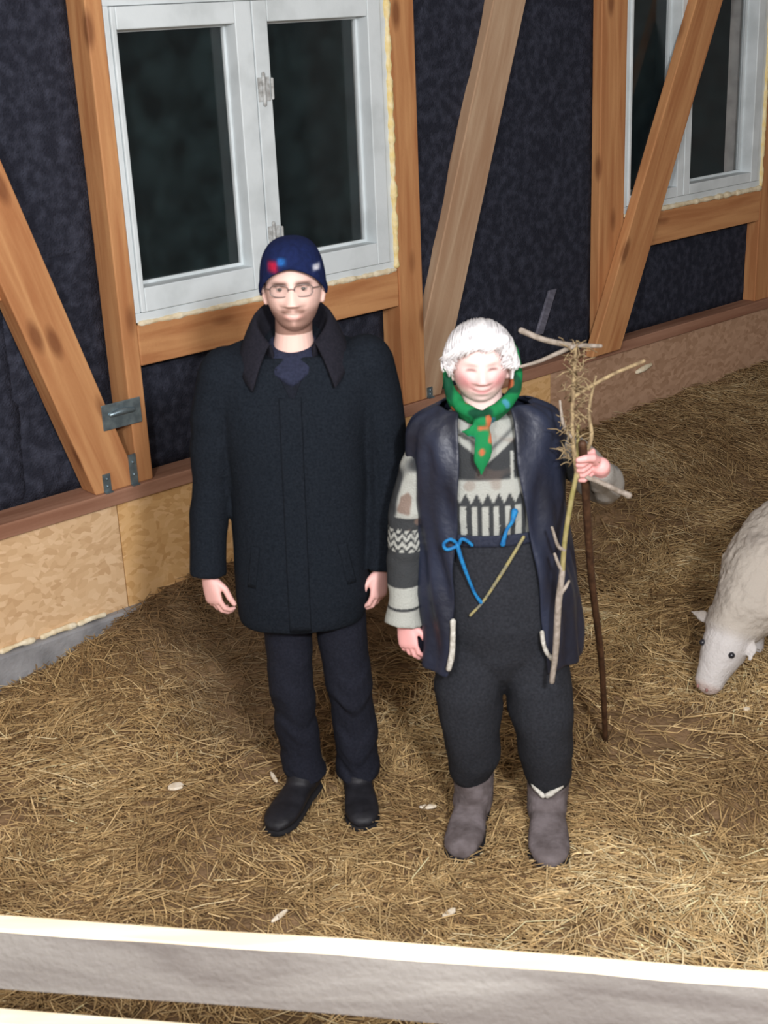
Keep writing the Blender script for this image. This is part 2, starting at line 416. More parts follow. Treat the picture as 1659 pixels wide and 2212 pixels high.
angle_bracket(0.552, 0.075); angle_bracket(0.672, 0.125)
angle_bracket(2.262, 0.05)
M_tape = mat('tape', (112, 112, 126), (80, 80, 92), (40, 40, 12), 0.7)
wbrace('tape_strip', (3.06, 0.80), (3.16, 1.01), 0.05, -0.05, -0.034, M_tape, wall)

sh = Shell(); limb(sh, [WP(3.78, 0.006, 0.466), WP(3.83, 0.012, 0.476), WP(3.90, 0.006, 0.484)], [0.010, 0.016, 0.010], 10, smooth=4); meshobj('foam_blob', sh.v, sh.f, M_foam_w, wall, True)
# ------------------------------------------------------------------ windows
M_hinge = mat('hinge_paint', (196, 200, 200), (150, 150, 148), (50, 50, 50), 0.5)
def window(name, s0, s1, z0, z1, mid, glasses, zg0, zg1, label, hinges):
    f = Shell()
    ft_ = 0.012
    f.box((s0, -0.15, z0), (s1, -0.004, z0 + 0.035)); f.box((s0, -0.15, z1 - 0.035), (s1, -0.004, z1))
    f.box((s0, -0.15, z0 + 0.035), (s0 + 0.022, -0.004, z1 - 0.035)); f.box((s1 - 0.04, -0.15, z0 + 0.035), (s1, -0.004, z1 - 0.035))
    w = meshobj(name, [WP(*v) for v in f.v], f.f, M_white); bevel(w, 0.003); tag(w, label, kind='structure')
    edges = [(s0 + 0.024, mid - 0.002), (mid + 0.002, s1 - 0.042)]
    for (a, b), (g0, g1) in zip(edges, glasses):
        q = Shell(); zb, zt = z0 + 0.037, z1 - 0.037
        q.box((a, -0.10, zb), (g0, 0.004, zt)); q.box((g1, -0.10, zb), (b, 0.004, zt))
        q.box((g0, -0.10, zb), (g1, 0.004, zg0)); q.box((g0, -0.10, zg1), (g1, 0.004, zt))
        sash = meshobj('sash', [WP(*v) for v in q.v], q.f, M_white, w); bevel(sash, 0.004)
        p = Shell(); p.box((g0 - 0.002, -0.082, zg0 - 0.002), (g1 + 0.002, -0.078, zg1 + 0.002))
        meshobj('pane', [WP(*v) for v in p.v], p.f, M_glass, sash)
        bd = Shell()   # glazing beads
        bd.box((g0, -0.078, zg0), (g0 + 0.010, -0.066, zg1)); bd.box((g1 - 0.010, -0.078, zg0), (g1, -0.066, zg1))
        bd.box((g0 + 0.010, -0.078, zg0), (g1 - 0.010, -0.066, zg0 + 0.012)); bd.box((g0 + 0.010, -0.078, zg1 - 0.01), (g1 - 0.010, -0.066, zg1))
        meshobj('glazing_bead', [WP(*v) for v in bd.v], bd.f, M_white, sash)
    for hz in hinges:
        h = Shell(); h.box((mid + 0.004, 0.004, hz - 0.045), (mid + 0.022, 0.008, hz + 0.045)); h.box((mid + 0.034, 0.004, hz - 0.045), (mid + 0.060, 0.008, hz + 0.045))
        hv = [WP(*v) for v in h.v]; hs = Shell(); hs.add(hv, h.f)
        limb(hs, [WP(mid + 0.028, 0.012, hz - 0.058), WP(mid + 0.028, 0.012, hz + 0.058)], [0.007, 0.007], 10)
        limb(hs, [WP(mid + 0.066, 0.014, hz - 0.036), WP(mid + 0.066, 0.016, hz + 0.036)], [0.006, 0.006], 10)
        meshobj('hinge', hs.v, hs.f, M_hinge, w, False)
    return w
w1 = window('window_1', 0.764, 2.096, 1.283, 2.445, 1.402, ((0.808, 1.322), (1.474, 1.984)), 1.412, 2.330,
            'white casement window above the man, dark night behind', (2.085, 1.515))
sh = Shell(); sh.box((0.764, -0.15, 2.447), (2.096, -0.006, 2.52)); meshobj('header_board', [WP(*v) for v in sh.v], sh.f, M_white, w1)
bumpy_tube('foam_seal', [WP(2.094, -0.002, z) for z in np.linspace(1.30, 2.5, 9)], 0.014, M_foam, w1, 3)
bumpy_tube('foam_seal', [WP(s, -0.006, 1.279) for s in np.linspace(0.78, 2.09, 9)], 0.012, M_foam_w, w1, 8)
w2 = window('window_2', 3.657, 4.86, 1.315, 2.5, 4.14, ((3.70, 4.085), (4.195, 4.755)), 1.405, 2.40,
            'white window behind the leaning brace at upper right', ())
bumpy_tube('foam_seal', [WP(s, -0.004, 1.306) for s in np.linspace(3.67, 4.85, 9)], 0.014, M_foam_w, w2, 12)
bumpy_tube('foam_seal', [WP(4.862, -0.002, z) for z in np.linspace(1.32, 2.5, 9)], 0.012, M_foam, w2, 15)
# ------------------------------------------------------------------ straw litter lying on the floor
def straw(count, seed):
    r = np.random.default_rng(seed)
    x = r.uniform(-2.7, 3.9, count * 3); y = r.uniform(1.0, 7.8, count * 3)
    s, n = wall_co(x, y)
    keep = (n > 0.03) & (np.abs(x) < 0.9 + 0.36 * y)
    P = np.stack([x, y, x * 0], -1)
    dens = 0.62 + 0.5 * fbm(P, 2.2, 31, 3)
    keep &= r.random(len(x)) < dens
    x, y = x[keep][:count], y[keep][:count]; N = len(x); P = np.stack([x, y, x * 0], -1)
    z = ground(x, y)
    ang = 2.6 * fbm(P, 1.7, 41, 2) + r.normal(0, 0.75, N) + 0.25
    ln = r.gamma(4.0, 0.027, N).clip(0.03, 0.30); wd = r.uniform(0.0012, 0.0027, N)
    e = 0.03
    gx = (ground(x + e, y) - z) / e; gy = (ground(x, y + e) - z) / e
    dx, dy = np.cos(ang), np.sin(ang)
    slope = np.clip(gx * dx + gy * dy, -1.2, 1.2) + r.normal(0, 0.11, N)
    T = np.stack([dx, dy, slope], -1); T /= np.linalg.norm(T, axis=1)[:, None]
    side = np.stack([-dy, dx, 0 * dx], -1); upv = np.cross(T, side)
    C = np.stack([x, y, z + 0.004 + np.abs(r.normal(0, 0.010, N))], -1)
    bend = r.normal(0, 0.12, N) * ln; sag = r.uniform(0.0, 0.05, N) * ln
    rings = []
    for t in (-0.5, 0.0, 0.5):
        c = C + T * (ln * t)[:, None] + side * (bend * (t * t * 4 - 0.5))[:, None] - upv * (sag * t * t * 4)[:, None]
        w = wd * (0.75 if t else 1.0)
        rings.append([c + (side * math.cos(a) + upv * math.sin(a)) * w[:, None] for a in (0.5, 2.6, 4.7)])
    V = np.stack([p for rg in rings for p in rg], 1).reshape(-1, 3)          # 9 vertices per straw
    base = np.arange(N)[:, None, None] * 9
    q = []
    for i in (0, 1):
        for k in range(3): q.append((i * 3 + k, i * 3 + (k + 1) % 3, (i + 1) * 3 + (k + 1) % 3, (i + 1) * 3 + k))
    F = (base + np.array(q)[None]).reshape(-1, 4)
    me = bpy.data.meshes.new('straw_litter')
    me.vertices.add(len(V)); me.vertices.foreach_set('co', V.ravel().astype(np.float32))
    me.loops.add(F.size); me.loops.foreach_set('vertex_index', F.ravel().astype(np.int32))
    me.polygons.add(len(F)); me.polygons.foreach_set('loop_start', (np.arange(len(F)) * 4).astype(np.int32))
    me.update(calc_edges=True); me.validate()
    pal = np.array([(248, 228, 182), (228, 200, 150), (202, 172, 122), (174, 144, 100), (140, 112, 76)], float)
    patch = fbm(P, 1.6, 61, 3) * 0.9 + r.normal(0, 0.75, N)
    idx = np.clip(np.round(2.1 + 1.25 * patch), 0, 4).astype(int)
    s2, n2 = wall_co(x, y); old_shade = (1 - ss(n2 + 0.25 * fbm(P, 1.3, 65, 3), 0.55, 1.25)) * ss(s2 + 0.15 * fbm(P, 2.0, 67, 2), 0.35, 0.75) * (1 - 0.55 * ss(s2, 1.9, 2.9))      # older brown litter by the wall, painted darker where shade falls behind the people
    c = pal[idx] * (r.uniform(0.88, 1.1, N) * (1 - 0.22 * old_shade))[:, None]; c = mixc(c, (118, 90, 66), 0.40 * old_shade)
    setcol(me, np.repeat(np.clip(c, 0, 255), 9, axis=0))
    m = mat('straw', (0, 0, 0), attr='Col', rough=0.6, spec=0.25)
    me.materials.append(m)
    o = bpy.data.objects.new('straw_litter', me); COL.objects.link(o)
    tag(o, 'loose yellow brown straw strewn over the barn floor', 'straw', kind='stuff')
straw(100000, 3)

# pale bits lying on the straw
M_chip = mat('pale_chip', (236, 228, 214), (208, 190, 160), (40, 40, 40), 0.6)
def chip(x, y, l, w, rot, label, name='wood_chip', cat='chip', lift=0.02, pts=7):
    r = random.Random(int(x * 1000)); sh = Shell(); V = []
    z = float(ground(np.array([x]), np.array([y]))[0]) + lift
    for k in range(pts):
        a = 2 * math.pi * k / pts; q = r.uniform(0.8, 1.1)
        u = math.cos(a) * l / 2 * q; v = math.sin(a) * w / 2 * q
        V.append((u * math.cos(rot) - v * math.sin(rot), u * math.sin(rot) + v * math.cos(rot)))
    P = [(x + a, y + b, z - 0.004) for a, b in V] + [(x + a * 0.92, y + b * 0.92, z + 0.004) for a, b in V]
    F = [tuple(range(pts - 1, -1, -1)), tuple(range(pts, 2 * pts))] + [(k, (k + 1) % pts, pts + (k + 1) % pts, pts + k) for k in range(pts)]
    o = meshobj(name, P, F, M_chip); bevel(o, 0.0015)
    tag(o, label, cat, 'pale scraps lying on the straw')
chip(-0.719, 3.860, 0.060, 0.040, 0.3, 'oval white scrap lying on the straw left of the dark shoes')
chip(0.131, 3.148, 0.060, 0.022, 0.7, 'thin white scrap on the straw just behind the fence')
chip(-0.340, 3.167, 0.075, 0.016, 0.9, 'long pale splinter behind the fence, below the dark shoes')
chip(-0.400, 3.880, 0.015, 0.070, 0.35, 'pale splinter standing beside the heel of the outturned dark shoe', lift=0.04)
chip(1.245, 4.225, 0.026, 0.022, 0.2, 'small white crumb in front of the sheep muzzle')
chip(0.095, 3.700, 0.060, 0.020, 0.1, 'pale scrap in the shade between the two people')

# ------------------------------------------------------------------ board fence in front
FD = Vector((0.9843, -0.1765, 0)); FN = Vector((-0.1765, -0.9843, 0))
FO = Vector((-0.74, 2.10, -0.024))
M_board = mat('weathered_board', (146, 143, 139), (112, 107, 104), (1.3, 9, 9), 0.85, 0.35, 70, 6, spec=0.15, distortion=0.8)
M_sawn = mat('sawn_edge', (246, 234, 206), (232, 212, 178), (3, 30, 30), 0.7)
fence = empty('board_fence', (0.0, 1.97, 0.0)); tag(fence, 'grey weathered board fence across the foreground with a pale sawn top edge', 'fence')
def fboard(z1, h, t, seed, l0=-1.2, l1=2.6):
    n = 60; V = []; F = []; mi = []
    for i in range(n + 1):
        u = l0 + (l1 - l0) * i / n
        P = np.array([[u * 3, z1 * 7, seed]]); a = float(vnoise(P, 1.0, 71)[0]) * 0.004; b = float(vnoise(P, 1.6, 77)[0]) * 0.006
        c = float(vnoise(P, 2.2, 78)[0]) * 0.004
        for dn, zz in ((0, z1 - h + b), (0, z1 - 0.004 + a * 0.3 + c), (-0.004, z1 + a * 0.3), (-t, z1 + a), (-t, z1 - h + b)):
            V.append(tuple(FO + FD * u + FN * (dn + 0.0) + UP * zz))
    for i in range(n):
        for k in range(5):
            k2 = (k + 1) % 5; F.append((i * 5 + k, i * 5 + k2, (i + 1) * 5 + k2, (i + 1) * 5 + k)); mi.append(1 if k in (1, 2) else 0)
    F += [tuple(range(4, -1, -1)), tuple(range(n * 5, n * 5 + 5))]; mi += [0, 0]
    return meshobj('board', V, F, None, fence, mats=[M_board, M_sawn], midx=mi)
fboard(0.838, 0.135, 0.042, 1.0); fboard(0.617, 0.135, 0.042, 2.0); fboard(0.396, 0.135, 0.042, 3.0)
for u in (-0.95, 2.45):
    p = Shell(); c = FO + FD * u
    q = [c + FD * a + FN * b for a, b in ((-0.05, -0.142), (0.05, -0.142), (0.05, -0.042), (-0.05, -0.042))]
    p.add([tuple(v + UP * -0.1) for v in q] + [tuple(v + UP * 0.9) for v in q], BOXF)
    bevel(meshobj('post', p.v, p.f, M_board, fence), 0.005)

# ------------------------------------------------------------------ heads and hands (shared by both people)
def head(sh, c, w, dep, hh, o=None):
    o = o or {}
    nu, nv = 96, 80; V = []; F = []
    v = np.linspace(0, math.pi, nv)[1:-1]; u = np.linspace(0, 2 * math.pi, nu, endpoint=False)
    U, Vv = np.meshgrid(u, v); Z = np.cos(Vv); sv = np.sin(Vv)
    sv = np.where(Z < 0, sv ** 0.80, sv ** 0.95)
    X = sv * np.cos(U); Y = sv * np.sin(U)
    lo = np.clip(-Z, 0, 1); jaw = o.get('jaw', 0.20)
    x = 0.5 * w * X * (1 - jaw * lo ** 1.3); y = 0.5 * dep * Y; z = 0.5 * hh * Z
    y = np.where(Y > 0, y * (1 - 0.42 * ss(lo, 0.1, 0.9)), -np.abs(y) * (0.96 - 0.02 * lo))
    f = ss(-Y, 0.15, 0.55)
    k = hh / 0.232; ax = np.abs(x) / k; zz = z / k - o.get('dz', 0.004)
    d = 0
    t = np.clip(-(zz - 0.008) / 0.046, 0, 1)
    nose = (0.004 + 0.021 * t) * np.exp(-0.5 * (ax / (0.0075 + 0.006 * t)) ** 2) * ss(zz, -0.046, -0.036) * (1 - ss(zz, 0.0, 0.022))
    d = d + nose * o.get('nose', 1.0)
    d = d + 0.006 * gauss(ax - 0.013, 0.006) * gauss(zz + 0.038, 0.006)                     # nostril wings
    d = d - 0.009 * gauss(ax - 0.031, 0.015) * gauss(zz - 0.002, 0.010)                     # eye sockets
    d = d + 0.0045 * gauss(ax - 0.028, 0.020) * gauss(zz - 0.021, 0.007)                    # brow
    d = d + o.get('cheek', 0.006) * gauss(ax - 0.042, 0.017) * gauss(zz + 0.030, 0.016)     # cheekbones
    d = d + 0.007 * gauss(ax, 0.026) * gauss(zz + 0.068, 0.018)                             # mouth mound
    ml = -0.067 + 0.10 * o.get('smile', 0.02) * (ax / 0.025) ** 2 * 0.05 / 0.02 * 0.4
    d = d + 0.0045 * gauss(ax, 0.017) * gauss(zz - ml - 0.0075, 0.0042) + 0.005 * gauss(ax, 0.015) * gauss(zz - ml + 0.008, 0.005)
    d = d - 0.006 * gauss(ax, 0.020) * gauss(zz - ml, 0.0024)
    d = d - 0.004 * gauss(ax - 0.030 - 0.25 * np.abs(zz + 0.052), 0.004) * gauss(zz + 0.055, 0.014)  # smile fold
    d = d + 0.009 * gauss(ax, 0.020) * gauss(zz + 0.102, 0.013) - 0.004 * gauss(ax, 0.02) * gauss(zz + 0.086, 0.006)
    y = y - d * f * k
    V = np.stack([x + c[0], y + c[1], z + c[2]], -1).reshape(-1, 3).tolist()
    m = len(v)
    for i in range(m - 1):
        for j in range(nu):
            j2 = (j + 1) % nu; F.append((i * nu + j, (i + 1) * nu + j, (i + 1) * nu + j2, i * nu + j2))
    F.append(tuple(range(nu))); F.append(tuple(range(m * nu - 1, (m - 1) * nu - 1, -1)))
    sh.add(V, F)
    for sgn in (-1, 1):      # ears
        ellipsoid(sh, (c[0] + sgn * w * 0.505, c[1] + 0.012, c[2] - 0.012), (0.010, 0.017, 0.030), 12, 10, Matrix.Rotation(sgn * 0.35, 3, 'Z'))
        ellipsoid(sh, (c[0] + sgn * w * 0.50, c[1] + 0.004, c[2] - 0.036), (0.008, 0.010, 0.011), 10, 8)
def hand(sh, wrist, fdir, side, pn, s=1.0, curl=(0.25, 0.55, 0.45), thumb_in=0.45, spread=0.0):
    W = Vector(wrist); f = Vector(fdir).normalized(); sd = Vector(side); sd = (sd - f * sd.dot(f)).normalized(); p = Vector(pn); p = (p - f * p.dot(f) - sd * p.dot(sd)).normalized()
    rows = [(-0.05, 0.024, 0.020), (0.0, 0.025, 0.018), (0.03, 0.035, 0.017), (0.06, 0.040, 0.015), (0.088, 0.041, 0.013), (0.10, 0.036, 0.009)]
    loft(sh, [(W + f * a * s, sd * b * s, p * t * s) for a, b, t in rows], 18, 0.85)
    for off, ln, a0 in ((0.030, 0.074, 0.090), (0.010, 0.082, 0.096), (-0.010, 0.075, 0.092), (-0.029, 0.058, 0.084)):
        b = W + (f * a0 + sd * off) * s; ang = 0; pts = [b - f * 0.02 * s]; rad = [0.0098 * s]
        dirv = f; pos = b; pts.append(pos); rad.append(0.0095 * s)
        for k, (fr, cu) in enumerate(zip((0.45, 0.30, 0.25), curl)):
            ang += cu * (1.0 + (0.12 if off < 0 else 0)); dirv = f * math.cos(ang) + p * math.sin(ang) + sd * spread * off * 10
            pos = pos + dirv.normalized() * ln * fr * s; pts.append(pos); rad.append((0.0090, 0.0083, 0.0070)[k] * s)
        limb(sh, pts, rad, 10, 1.0, tuple(p))
    b = W + (f * 0.025 + sd * 0.022 + p * 0.006) * s
    d1 = (f * 0.72 + sd * 0.62 + p * 0.30).normalized(); d2 = (f * 0.92 + sd * 0.12 + p * thumb_in).normalized()
    p1 = b + d1 * 0.042 * s; p2 = p1 + d2 * 0.034 * s; p3 = p2 + (d2 + p * 0.2).normalized() * 0.026 * s
    limb(sh, [b, p1, p2, p3], [0.015 * s, 0.0115 * s, 0.0105 * s, 0.0085 * s], 10)
M_skin = mat('skin', (0, 0, 0), attr='Col', rough=0.5, spec=0.35, bump=0.05, bscale=220)
M_eye = mat('eye_white', (178, 166, 160), rough=0.25, spec=0.5); M_iris = mat('iris', (52, 42, 36), rough=0.2, spec=0.5)
def eye(c, r, parent, shut=False):
    e = Shell(); ellipsoid(e, c, (r, r, r), 16, 12); o = meshobj('eye', e.v, e.f, M_eye, parent, True)
    i = Shell(); ellipsoid(i, (c[0], c[1] - r * 0.72, c[2] - 0.001), (r * 0.60, r * 0.36, r * 0.60), 12, 10); meshobj('iris', i.v, i.f, M_iris, o, True)
def cloth_mat(name, c0, c1, rough=0.9, sc=140, bump=0.25, sheen=0.0, spec=0.15):
    return mat(name, c0, c1, (sc, sc, sc), rough, bump, sc * 1.6, 2, spec=spec, sheen=sheen, alt_range=(0.3, 0.7))

def lids(c, r, parent, m):
    for dz, k in ((0.0042, 1.05), (-0.0076, 1.03)):
        e = Shell(); ellipsoid(e, (c[0], c[1] + 0.0012, c[2] + dz), (r * 1.12, r * k, r * 0.92), 16, 12); meshobj('eyelid', e.v, e.f, m, parent, True)
# ------------------------------------------------------------------ the man
MY = 3.78
man = empty('person', (-0.23, MY, 0.0)); tag(man, 'person in dark overcoat, navy knit hat and glasses standing with arms hanging', 'person')
sh = Shell(); HC = (-0.224, MY - 0.012, 1.662)
head(sh, (HC[0], HC[1], HC[2] - 0.006), 0.157, 0.198, 0.244, {'smile': 0.04, 'jaw': 0.17, 'cheek': 0.008, 'nose': 1.15, 'dz': 0.009})
loft(sh, [((-0.236, MY + 0.010, 1.40), (0.085, 0, 0), (0, 0.07, 0)), ((-0.236, MY + 0.008, 1.46), (0.066, 0, 0), (0, 0.066, 0)), ((-0.232, MY + 0.004, 1.52), (0.053, 0, 0), (0, 0.060, 0)), ((-0.228, MY + 0.004, 1.60), (0.051, 0, 0), (0, 0.062, 0))], 24)
vrings(sh, [(0.78, -0.235, 0.15, 0, 0.10), (0.95, -0.235, 0.155, 0, 0.105), (1.15, -0.235, 0.16, 0, 0.11), (1.32, -0.235, 0.185, 0, 0.10), (1.43, -0.235, 0.15, 0.01, 0.075)], 28, 0.9, MY)
ARML = [(-0.42, MY + 0.01, 1.40), (-0.497, MY, 1.10), (-0.530, MY - 0.03, 0.82)]
ARMR = [(-0.045, MY + 0.01, 1.40), (0.012, MY, 1.10), (-0.018, MY - 0.03, 0.815)]
for A in (ARML, ARMR): limb(sh, A, [0.05, 0.038, 0.027], 14)
LEGL = [(-0.315, MY + 0.01, 0.80), (-0.312, MY + 0.0, 0.48), (-0.290, MY + 0.04, 0.06)]
LEGR = [(-0.155, MY + 0.01, 0.80), (-0.136, MY + 0.0, 0.48), (-0.124, MY + 0.04, 0.06)]
for A in (LEGL, LEGR): limb(sh, A, [0.075, 0.05, 0.032], 14)
hand(sh, (-0.532, MY - 0.036, 0.812), (0.16, -0.16, -1), (0.72, -0.68, 0), (0.68, 0.72, 0), 0.90, (0.42, 0.62, 0.5), 0.2)
hand(sh, (-0.018, MY - 0.036, 0.808), (-0.12, -0.16, -1), (-0.66, -0.75, 0), (-0.75, 0.66, 0), 0.90, (0.42, 0.62, 0.5), 0.2)
def man_col(P):
    n = len(P); c = np.tile(np.array([228., 190, 178]), (n, 1))
    x = np.abs(P[:, 0] - HC[0]); z = P[:, 2] - HC[2]; y = P[:, 1]; fr = (y < HC[1] - 0.02) & (z > -0.16)
    t = ss(-z, 0.040, 0.070) * ss(-z + 0.0, 0.0, 0.01) * (1 - gauss(x, 0.014) * gauss(z + 0.067, 0.007)) * 0.55 * (z > -0.125)
    t = np.maximum(t * ss(x + (-z - 0.05) * 0.6, 0.016, 0.036), 0.68 * ss(-z, 0.090, 0.104) * (z > -0.13))
    t = np.maximum(t, 0.72 * np.exp(-((x - 0.017) / 0.018) ** 4) * gauss(z + 0.0525 + 0.25 * np.maximum(x - 0.012, 0), 0.0052))
    c = mixc(c, (104, 74, 62), np.where(z > -0.14, t, 0))
    c = mixc(c, (198, 136, 128), np.where(fr, 0.7 * gauss(x, 0.015) * gauss(z + 0.070, 0.006), 0))
    c = mixc(c, (246, 236, 226), np.where(fr, 0.9 * np.exp(-(x / 0.016) ** 4) * gauss(z + 0.0645 - 6 * x * x, 0.0028), 0))
    c = mixc(c, (74, 56, 50), np.where(fr, 0.92 * np.exp(-((x - 0.032) / 0.021) ** 4) * gauss(z - 0.019 + (x - 0.03) * 0.10, 0.0052), 0))
    hz = ss(-P[:, 2], -0.84, -0.82); c = mixc(c, (226, 168, 164), 0.6 * hz)
    return c
body = organic('body', sh, 0.0033, 2, M_skin, man, color=man_col)
for sg in (-1, 1): eye((HC[0] + sg * 0.0315, HC[1] - 0.0715, HC[2] + 0.006), 0.0112, body); lids((HC[0] + sg * 0.0315, HC[1] - 0.0715, HC[2] + 0.006), 0.0112, body, mat('eyelid', (206, 164, 152), rough=0.55))
# hat
M_hat = mat('knit_hat', (0, 0, 0), attr='Col', rough=0.95, spec=0.1, bump=0.5, bscale=260)
nu, nt = 120, 46; g = np.zeros((nt, nu, 3)); hc = np.zeros((nt, nu, 3))
for i in range(nt):
    t = i / (nt - 1)
    for k in range(nu):
        a = 2 * math.pi * k / nu; fx, fy = math.cos(a), math.sin(a)      # fy = -1 is the front
        rim = 0.066 - 0.092 * (1 - max(0, -fy)) ** 0.85 if fy < 0 else -0.026 - 0.02 * fy
        top = 0.129; el = t * math.pi / 2
        zz = rim + (top - rim) * math.sin(el) ** 0.92
        prof = math.cos(el) ** 0.62
        hz = max(0.0, min(1.0, (0.07 - rim) / 0.07))
        rib = 1 + 0.006 * math.cos(k * 2 * math.pi * 30 / nu) * (1 - t) ** 0.3
        roll = 0.004 * math.exp(-((t - 0.05) / 0.05) ** 2)
        w = (0.0865 + 0.004 * math.sin(t * 3)) * prof * rib + roll; dd = (0.106) * prof * rib + roll
        g[i, k] = (HC[0] + fx * w, HC[1] + 0.006 + fy * dd - (0.008 * (fy < 0) * (1 - t)), HC[2] + zz)
        hc[i, k] = (25, 35, 72)
P = g.reshape(-1, 3); c = hc.reshape(-1, 3)
fr = P[:, 1] < HC[1]
def spot(px, pz, sx, sz): return np.where(fr, np.exp(-(np.abs((P[:, 0] - HC[0] - px) / sx) ** 4 + np.abs((P[:, 2] - HC[2] - pz) / sz) ** 4)), 0)
c = mixc(c, (176, 30, 60), 0.95 * spot(-0.043, 0.070, 0.014, 0.014)); c = mixc(c, (40, 104, 176), 0.9 * spot(-0.020, 0.082, 0.011, 0.010))
c = mixc(c, (214, 214, 220), 0.9 * spot(0.066, 0.060, 0.009, 0.009))
c = np.clip(c * (1 + 0.12 * vnoise(P, 160.0, 5))[:, None], 0, 255)
hat = sheet('knit_hat', g, M_hat, man, 0.005, True, col=c, offset=1.0); hat['label'] = 'navy knit hat with small red, blue and white marks'
# glasses
M_wire = mat('wire', (128, 112, 108), rough=0.35, metallic=0.5); M_lens = glass_mat('lens', 0.0, gl=0.10)
gl = empty('glasses'); gl.location = (HC[0], HC[1] - 0.1, HC[2]); put(gl, man); 
gl.matrix_parent_inverse = Matrix.Translation(-man.location)
def gput(o):
    o.parent = gl; o.matrix_parent_inverse = Matrix.Translation(-Vector((HC[0], HC[1] - 0.1, HC[2]))); return o
fs = Shell()
for sg in (-1, 1):
    pts = []
    for k in range(25):
        a = 2 * math.pi * k / 24; ca, sa = math.cos(a), math.sin(a)
        ex = math.copysign(abs(ca) ** 0.7, ca) * 0.025; ez = math.copysign(abs(sa) ** 0.7, sa) * 0.0165
        xx = sg * 0.033 + ex
        pts.append((HC[0] + xx, HC[1] - 0.098 + (abs(xx) / 0.06) ** 2 * 0.012, HC[2] + 0.003 + ez))
    limb(fs, pts, [0.0017] * len(pts), 6)
    cc = (HC[0] + sg * 0.033, HC[1] - 0.094, HC[2] + 0.003)
    lv = [cc] + pts[:-1]
    lv2 = [(p[0], p[1] + 0.0012, p[2]) for p in lv]
    n = len(lv); LF = [(0, 1 + k, 1 + (k + 1) % 24) for k in range(24)] + [(n, n + 1 + (k + 1) % 24, n + 1 + k) for k in range(24)]
    gput(meshobj('lens', lv + lv2, LF, M_lens, None, True))
    limb(fs, [(HC[0] + sg * 0.058, HC[1] - 0.086, HC[2] + 0.008), (HC[0] + sg * 0.077, HC[1] - 0.070, HC[2] + 0.008), (HC[0] + sg * 0.083, HC[1] - 0.01, HC[2] + 0.004)], [0.0016] * 3, 6)
limb(fs, [(HC[0] - 0.009, HC[1] - 0.0985, HC[2] + 0.006), (HC[0], HC[1] - 0.103, HC[2] + 0.009), (HC[0] + 0.009, HC[1] - 0.0985, HC[2] + 0.006)], [0.0017] * 3, 6)
gput(meshobj('frame', fs.v, fs.f, M_wire, None, True))
# coat
M_coat = cloth_mat('coat_wool', (19, 23, 29), (29, 34, 41), 0.95, 170, 0.3, spec=0.08)
CR = [(0.652, -0.262, 0.186, 0.0, 0.140), (0.672, -0.260, 0.193, 0.0, 0.145), (0.74, -0.254, 0.203, 0.0, 0.150), (0.90, -0.250, 0.203, 0.0, 0.148), (1.03, -0.246, 0.203, 0.0, 0.145),
      (1.18, -0.243, 0.206, 0.0, 0.142), (1.30, -0.240, 0.220, 0.0, 0.135), (1.39, -0.236, 0.244, 0.004, 0.120), (1.45, -0.232, 0.240, 0.008, 0.100), (1.485, -0.230, 0.185, 0.012, 0.086, 0.012), (1.500, -0.232, 0.105, 0.014, 0.074, 0.036)]
def coat_front(z, x):
    zs = [r[0] for r in CR]; cx = np.interp(z, zs, [r[1] for r in CR]); hw = np.interp(z, zs, [r[2] for r in CR]); hd = np.interp(z, zs, [r[4] for r in CR]); cy = np.interp(z, zs, [r[3] for r in CR])
    q = min(1.0, abs(x - cx) / hw); return MY + cy - hd * (1 - q ** (2 / 0.86)) ** (0.86 / 2)
sh = Shell(); vrings(sh, CR, 40, 0.86, MY)
limb(sh, [(-0.430, MY + 0.008, 1.408), (-0.472, MY + 0.006, 1.28), (-0.500, MY, 1.10), (-0.522, MY - 0.015, 0.95), (-0.533, MY - 0.03, 0.812)], [0.082, 0.074, 0.063, 0.057, 0.055], 20, 1.1, smooth=4, round_ends=False)
ellipsoid(sh, (-0.430, MY + 0.008, 1.408), (0.080, 0.088, 0.080))
limb(sh, [(-0.034, MY + 0.008, 1.432), (0.000, MY + 0.006, 1.28), (0.014, MY, 1.10), (0.000, MY - 0.015, 0.95), (-0.018, MY - 0.03, 0.812)], [0.082, 0.074, 0.064, 0.057, 0.054], 20, 1.1, smooth=4, round_ends=False)
ellipsoid(sh, (-0.034, MY + 0.008, 1.432), (0.080, 0.088, 0.080))
def coat_disp(P, N):
    d = 0.004 * fbm(P, (7, 7, 4), 81, 3)
    arm = (P[:, 0] < -0.45) | (P[:, 0] > -0.02)
    d = d + np.where(arm, 0.006 * vnoise(P, (5, 5, 20), 84) * gauss(P[:, 2] - 1.1, 0.15), 0)
    return d
coat = organic('overcoat', sh, 0.006, 4, M_coat, man, coat_disp); coat['label'] = 'black wool overcoat'
